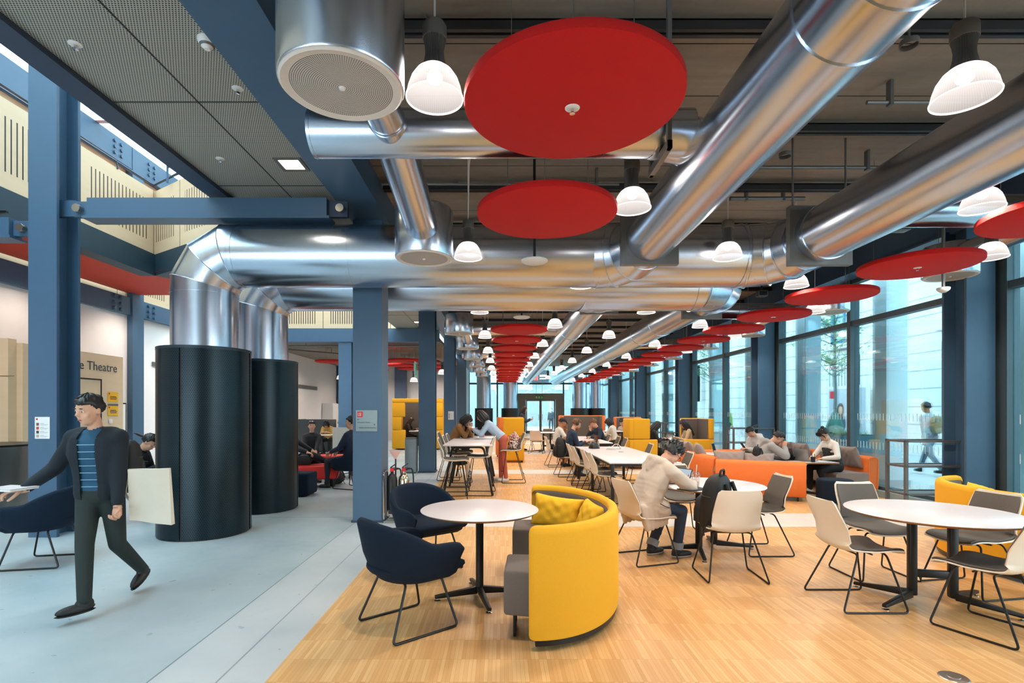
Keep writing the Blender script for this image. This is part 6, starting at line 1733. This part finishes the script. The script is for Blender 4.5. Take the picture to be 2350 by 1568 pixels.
pc = thing('pen_pot', 'dark mesh pen pot with coloured pens on the lounge table', 'pen pot', (5.60, 9.36, .622))
MB().lathe([(.001, 0), (.035, 0), (.04, .09), (.036, .09), (.031, .006), (.001, .006)], 18).build('pot', BLACK, pc)
for q, c in enumerate(('#d8432f', '#2b6fb0', '#2d2d2d', '#e6b422')): MB().tube([(.012*C_(q*1.6), .012*S(q*1.6), .01), (.03*C_(q*1.6), .03*S(q*1.6), .15)], .004, 6).build('pen', mat('pot_pen_%d' % q, c, .4), pc)
bo = thing('open_notebook', 'open notebook under the hands of the girl in white', 'book', (5.78, 9.5, .622), R(95))
MB().bx(-.15, 0, -.1, .1, 0, .008).bx(.002, .15, -.1, .1, 0, .008).build('pages', PAPER, bo, bevel=.002)
MB().bx(-.153, .153, -.103, .103, -.001, .001).build('cover', BLACK, bo)
for k, (x, y, z, c, lb) in enumerate(((4.66, 14.32, .732, '#7fb9c4', 'pale blue folded scarf and papers on the round table between the yellow booths'), (4.85, 11.0, .622, '#e2b9a8', 'pink paper stack on the far lounge table'), (2.35, 10.9, .732, '#e8e4de', 'white papers on the long communal table'))):
    t = thing('papers', lb, 'papers', (x, y, z), R(20*k))
    for q in range(3): MB().box((.012*q, .008*q, .006+.012*q), (.24-.02*q, .17, .011), rotz(R(6*q))).build('sheet_stack', mat('papers_%d' % k, c, .7), t)
hl = thing('cycle_helmet', 'black cycle helmet on the long communal table', 'helmet', (2.02, 11.25, .731))
MB().grid(lambda u, v: (.11*C_(PI/2*v)*C_(2*PI*u), .135*C_(PI/2*v)*S(2*PI*u), .01+.13*S(PI/2*v)), 32, 10).build('helmet_shell', mat('helmet_black', '#1b1b1d', .35), hl)
MB().tube([(.112*C_(2*PI*q/28), .137*S(2*PI*q/28), .012) for q in range(28)], .010, 6, True).build('helmet_rim', BLACK, hl)
for q in (-1, 1): MB().tube([(q*.05, -.09, .09), (q*.045, .0, .137), (q*.04, .09, .09)], .008, 6).build('helmet_vent', mat('helmet_vent', '#050505', .8), hl)
hp_ = thing('headphones', 'white over-ear headphones lying on the long communal table', 'headphones', (2.45, 11.0, .731))
MB().tube([(.085*C_(PI*q/14), .03, .02+.085*S(PI*q/14)) for q in range(15)], .007, 8).build('headband', PAPER, hp_)
for s in (-1, 1): MB().tube([(s*.068, .03, .032), (s*.095, .03, .032)], [.034, .03], 16).build('ear_cup', PAPER, hp_)
wb = thing('water_bottle', 'pink metal water bottle on the bar table', 'bottle', (-.40, 12.15, .932))
MB().lathe([(.001, 0), (.034, 0), (.036, .006), (.036, .16), (.03, .185), (.018, .2), (.018, .21)], 24).build('bottle_body', mat('bottle_pink', '#e58ba6', .35), wb)
MB().lathe([(.02, .205), (.02, .235), (.001, .237)], 16).build('bottle_cap', PAPER, wb)
wc = thing('paper_cup', 'amber iced drink in a clear cup on the bar table', 'cup', (-.62, 11.75, .932))
MB().lathe([(.001, 0), (.03, 0), (.042, .13), (.044, .13)], 20).build('cup_body', CLEAR, wc); MB().lathe([(.001, .004), (.029, .004), (.04, .1), (.001, .1)], 20).build('drink', mat('amber_drink', '#b98544', .3), wc)
MB().tube([(0, 0, .02), (.01, 0, .2)], .004, 6).build('straw', GREEN, wc)
wbg = thing('paper_bag', 'crumpled white paper bag on the bar table', 'bag', (-.72, 12.2, .932))
MB().loft([[(-.08, -.05, 0), (.08, -.05, 0), (.08, .05, 0), (-.08, .05, 0)], [(-.085, -.05, .1), (.08, -.06, .1), (.085, .05, .1), (-.08, .055, .1)], [(-.07, -.02, .2), (.075, -.015, .19), (.07, .02, .2), (-.075, .02, .19)]]).build('bag_body', PAPER, wbg, bevel=.006)
def phone(label, loc, rz, tilt=40):
    t = thing('mobile_phone', label, 'phone', loc, rz); M = Matrix.Rotation(R(-tilt), 3, 'X')
    MB().box((0, 0, 0), (.072, .008, .148), M).build('phone_case', BLACK, t, bevel=.003); MB().box(M @ Vector((0, -.0045, 0)), (.066, .001, .138), M).build('screen', DARKG, t)
phone('phone in the hands of the woman standing far down the hall', (1.22, 20.22, 1.26), facing(1, -.2))
phone('phone in the hands of the woman in the pale grey hoodie', (5.22, 11.25, .79), facing(-1, -.35))
phone('phone held by the woman in the light blue shirt', (-.74, 11.42, 1.20), facing(-1, 0))
phone('phone in the hands of the girl with very long hair', (4.78, 14.35, .87), facing(-1, 0))
# floor outlet in the foreground
fx = thing('floor_outlet', 'round grey metal outlet cover set in the parquet at the bottom edge', 'outlet', (2.62, 3.02, 0))
MB().lathe([(.001, .004), (.07, .004), (.075, 0)], 28).lathe([(.001, .006), (.03, .006), (.032, .004)], 20).build('cover_plate', STEELB, fx)
# track spotlight under the gallery
sp_ = thing('track_spotlight', 'black track spotlight under the gallery edge at far left', 'spotlight', (-6.75, 7.0, 4.1))
MB().cyl((0, 0, .1), (0, 0, .0), .02, n=10).box((0, 0, .1), (.3, .04, .03)).build('mount', BLACK, sp_)
MB().cyl((-.02, .1, -.02), (.03, -.12, -.10), .075, n=20).build('lamp_housing', BLACK, sp_)
MB().cyl((.03, -.12, -.10), (.032, -.127, -.103), .05, n=20).build('lens', CHROME, sp_)

# ================================================================== OUTSIDE
struct('ground_street', MB().bx(7.1, 60, -20, 36.2, -.06, -.02).bx(-30, 60, 36.2, 110, -.06, -.02), m_concrete('street_paving', '#a3adb0', '#c2c9ca', [(0, 9.0), (0, 12.0)], .6, .6))
FINM = mat('pale_blue_concrete_fin', '#cfe3e8', .6, 0, .03)
for k in range(12):
    y = 4.9+2.9*k
    t = thing('concrete_fin', 'pale concrete fin pillar outside the street glazing, %s from the front' % ordn[k], 'pillar', (8.12, y, 0), 0, 'fin pillars outside the glazing')
    MB().bx(-.22, .22, 0, .40, -.02, 6.5).build('fin_shaft', FINM, t, bevel=.01)
    MB().bx(-.26, .26, -.02, .44, -.02, .12).build('fin_base', mat('fin_base_grey', '#9fb2b8', .6), t)
    MB().bx(-.20, .20, -.03, .0, .12, 6.5).build('fin_recess', mat('fin_recess', '#86a3ad', .4), t) if k % 2 else None
STONE = m_stone()
bl = thing('stone_building', 'pale ashlar stone building with blue sash windows across the street', 'building', (14.5, 0, 0))
MB().bx(0, 6, -8, 70, -.05, 15).build('facade', STONE, bl)
wbm = mat('blue_sash', '#3d7ba6', .4); pane = mat('sash_pane', '#b9d2d6', .15)
for q in range(11):
    y = 3.5+6*q*.98
    for z0 in (4.4, 9.2):
        f = MB().bx(-.08, .02, y, y+1.7, z0, z0+.12).bx(-.08, .02, y, y+1.7, z0+2.7, z0+2.82).bx(-.08, .02, y, y+.14, z0, z0+2.8).bx(-.08, .02, y+1.56, y+1.7, z0, z0+2.8).bx(-.06, .02, y+.8, y+.9, z0, z0+2.8)
        for e in range(4): f.bx(-.05, .02, y, y+1.7, z0+.55*(e+1), z0+.55*(e+1)+.06)
        fo_ = f.build('window_frame', wbm, bl); MB().bx(-.02, .01, y+.1, y+1.6, z0+.1, z0+2.7).build('pane', pane, fo_)
        MB().bx(-.22, 0, y-.2, y+1.9, z0-.25, z0-.02).build('window_sill', STONE, bl)
    MB().bx(-.12, 0, y-.1, y+1.8, .9, 3.9).build('fluted_panel', m_slots('fluted_stone', 1, '#e3eaea', .2, .2, 1.1, 3.8) if q == 0 else _fl, bl)
    if q == 0: _fl = bpy.data.materials['fluted_stone']
    MB().bx(-.3, 0, y-1.6, y-.5, -.05, 15).build('pilaster', STONE, bl)
eb = thing('stone_building', 'pale building seen through the far glass doors', 'building', (0, 52, 0))
MB().bx(-20, 14, 0, 4, -.05, 14).build('facade', mat('grey_brick_facade', '#8f9696', .8, 0, .25, 3), eb)
for q in range(6): MB().bx(-9+3.6*q, -7.6+3.6*q, -.05, .05, 3.6, 6).build('window_pane', pane, eb)
shs = thing('shop_sign', 'dark shop sign on the building beyond the far doors', 'sign', (3.9, 51.8, 4.35))
MB().bx(-.9, .9, -.06, 0, 0, 1.2).build('sign_panel', mat('shop_sign_dark', '#33393e', .5), shs)
MB().bx(-.6, -.15, -.07, -.06, .2, .95).build('sign_emblem', mat('shop_sign_red', '#c7473b', .5), shs); MB().bx(0, .7, -.07, -.06, .55, .75).bx(0, .6, -.07, -.06, .3, .42).build('sign_bar', PAPER, shs)
LEAF = mat('spring_leaf', '#58a06c', .6, 0, .25, 3)
BARK = mat('grey_bark', '#6d7672', .8, 0, .2, 20)
def tree(label, x, y, h, rr, seed, leaves=900):
    r = np.random.RandomState(seed); t = thing('street_tree', label, 'tree', (x, y, .80 if x < 12 else -.02))
    m = MB(); m.tube([(0, 0, 0), (.02, 0, h*.3), (0, .02, h*.7), (0, 0, h)], [.06, .05, .035, .01], 8); tips = []
    for q in range(34):
        z = h*r.uniform(.38, .95); a = r.uniform(0, 2*PI); L = rr*(1.15-.75*abs(z/h-.5)*1.3)*r.uniform(.6, 1)
        p1 = Vector((C_(a)*L*.5, S(a)*L*.5, z+L*.28)); p2 = Vector((C_(a)*L, S(a)*L, z+L*.75))
        m.tube([(0, 0, z), p1, p2], [.016, .011, .004], 5); tips += [(Vector((0, 0, z)), p1, p2)]
    m.build('trunk', BARK, t)
    f = MB()
    for q in range(leaves):
        a, b, c = tips[r.randint(len(tips))]; u = r.uniform(.2, 1.05)
        p = a.lerp(b, u*2) if u < .5 else b.lerp(c, (u-.5)*2)
        p = p+Vector(r.normal(0, .09, 3)); s = r.uniform(.035, .07)
        e1 = Vector(r.normal(0, 1, 3)).normalized(); e2 = e1.orthogonal().normalized()
        f.add([p-e1*s, p+e2*s*.5, p+e1*s, p-e2*s*.5], [(0, 1, 2, 3)])
    f.build('foliage', LEAF, t); return t
PLM = mat('dark_planter', '#2c5560', .6)
def planter(label, x, y, L=2.4, w=1.0, bag=True):
    t = thing('street_planter', label, 'planter', (x, y, -.02))
    MB().bx(-w/2, w/2, -L/2, L/2, 0, .80).build('planter_box', PLM, t, bevel=.02)
    MB().bx(-w/2+.04, w/2-.04, -L/2+.04, L/2-.04, .78, .82).build('soil', mat('soil', '#3a3128', .9), t)
    f = MB(); r = np.random.RandomState(int(y*10))
    for q in range(420):
        p = Vector((r.uniform(-w/2, w/2), r.uniform(-L/2, L/2), .80)); hgt = r.uniform(.08, .26); d = Vector((r.normal(0, .35), r.normal(0, .35), 1)).normalized()
        e = d.orthogonal().normalized()*.025; f.add([p-e, p+e, p+d*hgt], [(0, 1, 2)])
    tag(f.build('planting', mat('planter_green', '#3f9a6a', .7), t), kind='stuff')
    return t
def waterbag(label, x, y):
    t = thing('watering_bag', label, 'bag', (x, y, .78)); MB().lathe([(.001, 0), (.22, 0), (.27, .05), (.25, .25), (.17, .5), (.08, .68), (.05, .72)], 20).build('bag_body', mat('teal_watering_bag', '#1d6b66', .5), t)
    MB().tube([(.14, -.22, .2), (.0, -.24, .12), (-.14, -.22, .2)], .02, 6).build('bag_flash', mat('bag_flash', '#7fc0b8', .5), t)
tree('young street tree with fresh leaves outside the nearer glazing', 11.0, 17.2, 4.4, 1.15, 3, 1500)
planter('dark street planter with low green planting outside the nearer glazing', 11.0, 17.2)
waterbag('teal watering bag wrapped round the young street tree', 11.0, 17.2)
tree('second street tree seen through the middle glazing', 11.2, 28, 4.6, 1.2, 7, 1100)
planter('second dark street planter beyond the middle glazing', 11.2, 28)
tree('street tree glimpsed at the far right of the glazing', 12.4, 11.6, 6.2, 1.1, 9, 700)
for k, (y, lb) in enumerate(((21.0, 'framed street poster with faces beside the street tree'), (14.2, 'framed street poster with red corner beyond the walking passer-by'))):
    t = thing('street_poster', lb, 'poster', (13.9, y, .55))
    MB().bx(0, .08, -1.25, 1.25, 0, 2.0).build('poster_frame', PAPER, t); MB().bx(-.01, 0, -1.1, 1.1, .12, 1.88).build('poster_print', mat('poster_ground', ['#b7c3cd', '#c99a97'][k], .6, 0, .2, 2), t)
    for q, (py, sc) in enumerate(((-.45, 1.), (.35, .85))):
        fgr = MB().ell((-.012, py, .45), (.006, .38*sc, .42*sc)).build('print_figure', mat('poster_figure_%d' % q, ['#7d4c5c', '#3e4f63'][q], .6), t)
        MB().ell((-.016, py, 1.08*sc+.1), (.006, .25*sc, .34*sc)).build('print_hair', mat('poster_hair', '#33292a', .6), fgr); MB().ell((-.021, py, 1.06*sc+.1), (.006, .15*sc, .21*sc)).build('print_face', mat('poster_face', '#d3a58c', .6), fgr)
    MB().bx(-.016, -.01, .75, 1.05, 1.5, 1.8).build('poster_logo', LOGO, t)
    for q in (-1.1, 1.1): MB().bx(.02, .07, q-.04, q+.04, -.57, 0).build('poster_leg', GREYM, t)
bbn = thing('street_banner', 'white banner with a dark letter hung on the facade down the street', 'banner', (14.2, 38, 2.2))
MB().bx(0, .05, -1.0, 1.0, 0, 2.6).build('banner_cloth', PAPER, bbn)
text('banner_letter', 'B', 2.0, mat('banner_blue', '#2d5f80', .6), bbn, (-.01, .7, .6), (PI/2, 0, -PI/2))

# ================================================================== LIGHT
wd = bpy.data.worlds.new('world'); scn.world = wd; wd.use_nodes = True
nt = wd.node_tree; bg = nt.nodes['Background']
tc = nt.nodes.new('ShaderNodeTexCoord'); sx = nt.nodes.new('ShaderNodeSeparateXYZ'); rp = nt.nodes.new('ShaderNodeValToRGB')
nt.links.new(tc.outputs['Generated'], sx.inputs[0]); nt.links.new(sx.outputs[2], rp.inputs[0]); nt.links.new(rp.outputs[0], bg.inputs[0])
rp.color_ramp.elements[0].color = (.74, .89, .97, 1); rp.color_ramp.elements[1].color = (.82, .94, 1, 1)
bg.inputs[1].default_value = 8.5
scn.view_settings.view_transform = 'Standard'
scn.view_settings.exposure = -0.03
try: scn.view_settings.look = 'Medium Contrast'
except Exception as e: print('look', e)
c = scn.cycles
c.time_limit = 900; c.use_adaptive_sampling = True; c.adaptive_threshold = .1; c.use_auto_tile = False
c.max_bounces = 5; c.diffuse_bounces = 2; c.glossy_bounces = 3; c.transmission_bounces = 4; c.transparent_max_bounces = 8
c.sample_clamp_indirect = 4; c.sample_clamp_direct = 0; c.caustics_reflective = False; c.caustics_refractive = False
c.use_denoising = True; c.use_light_tree = True; c.blur_glossy = .5
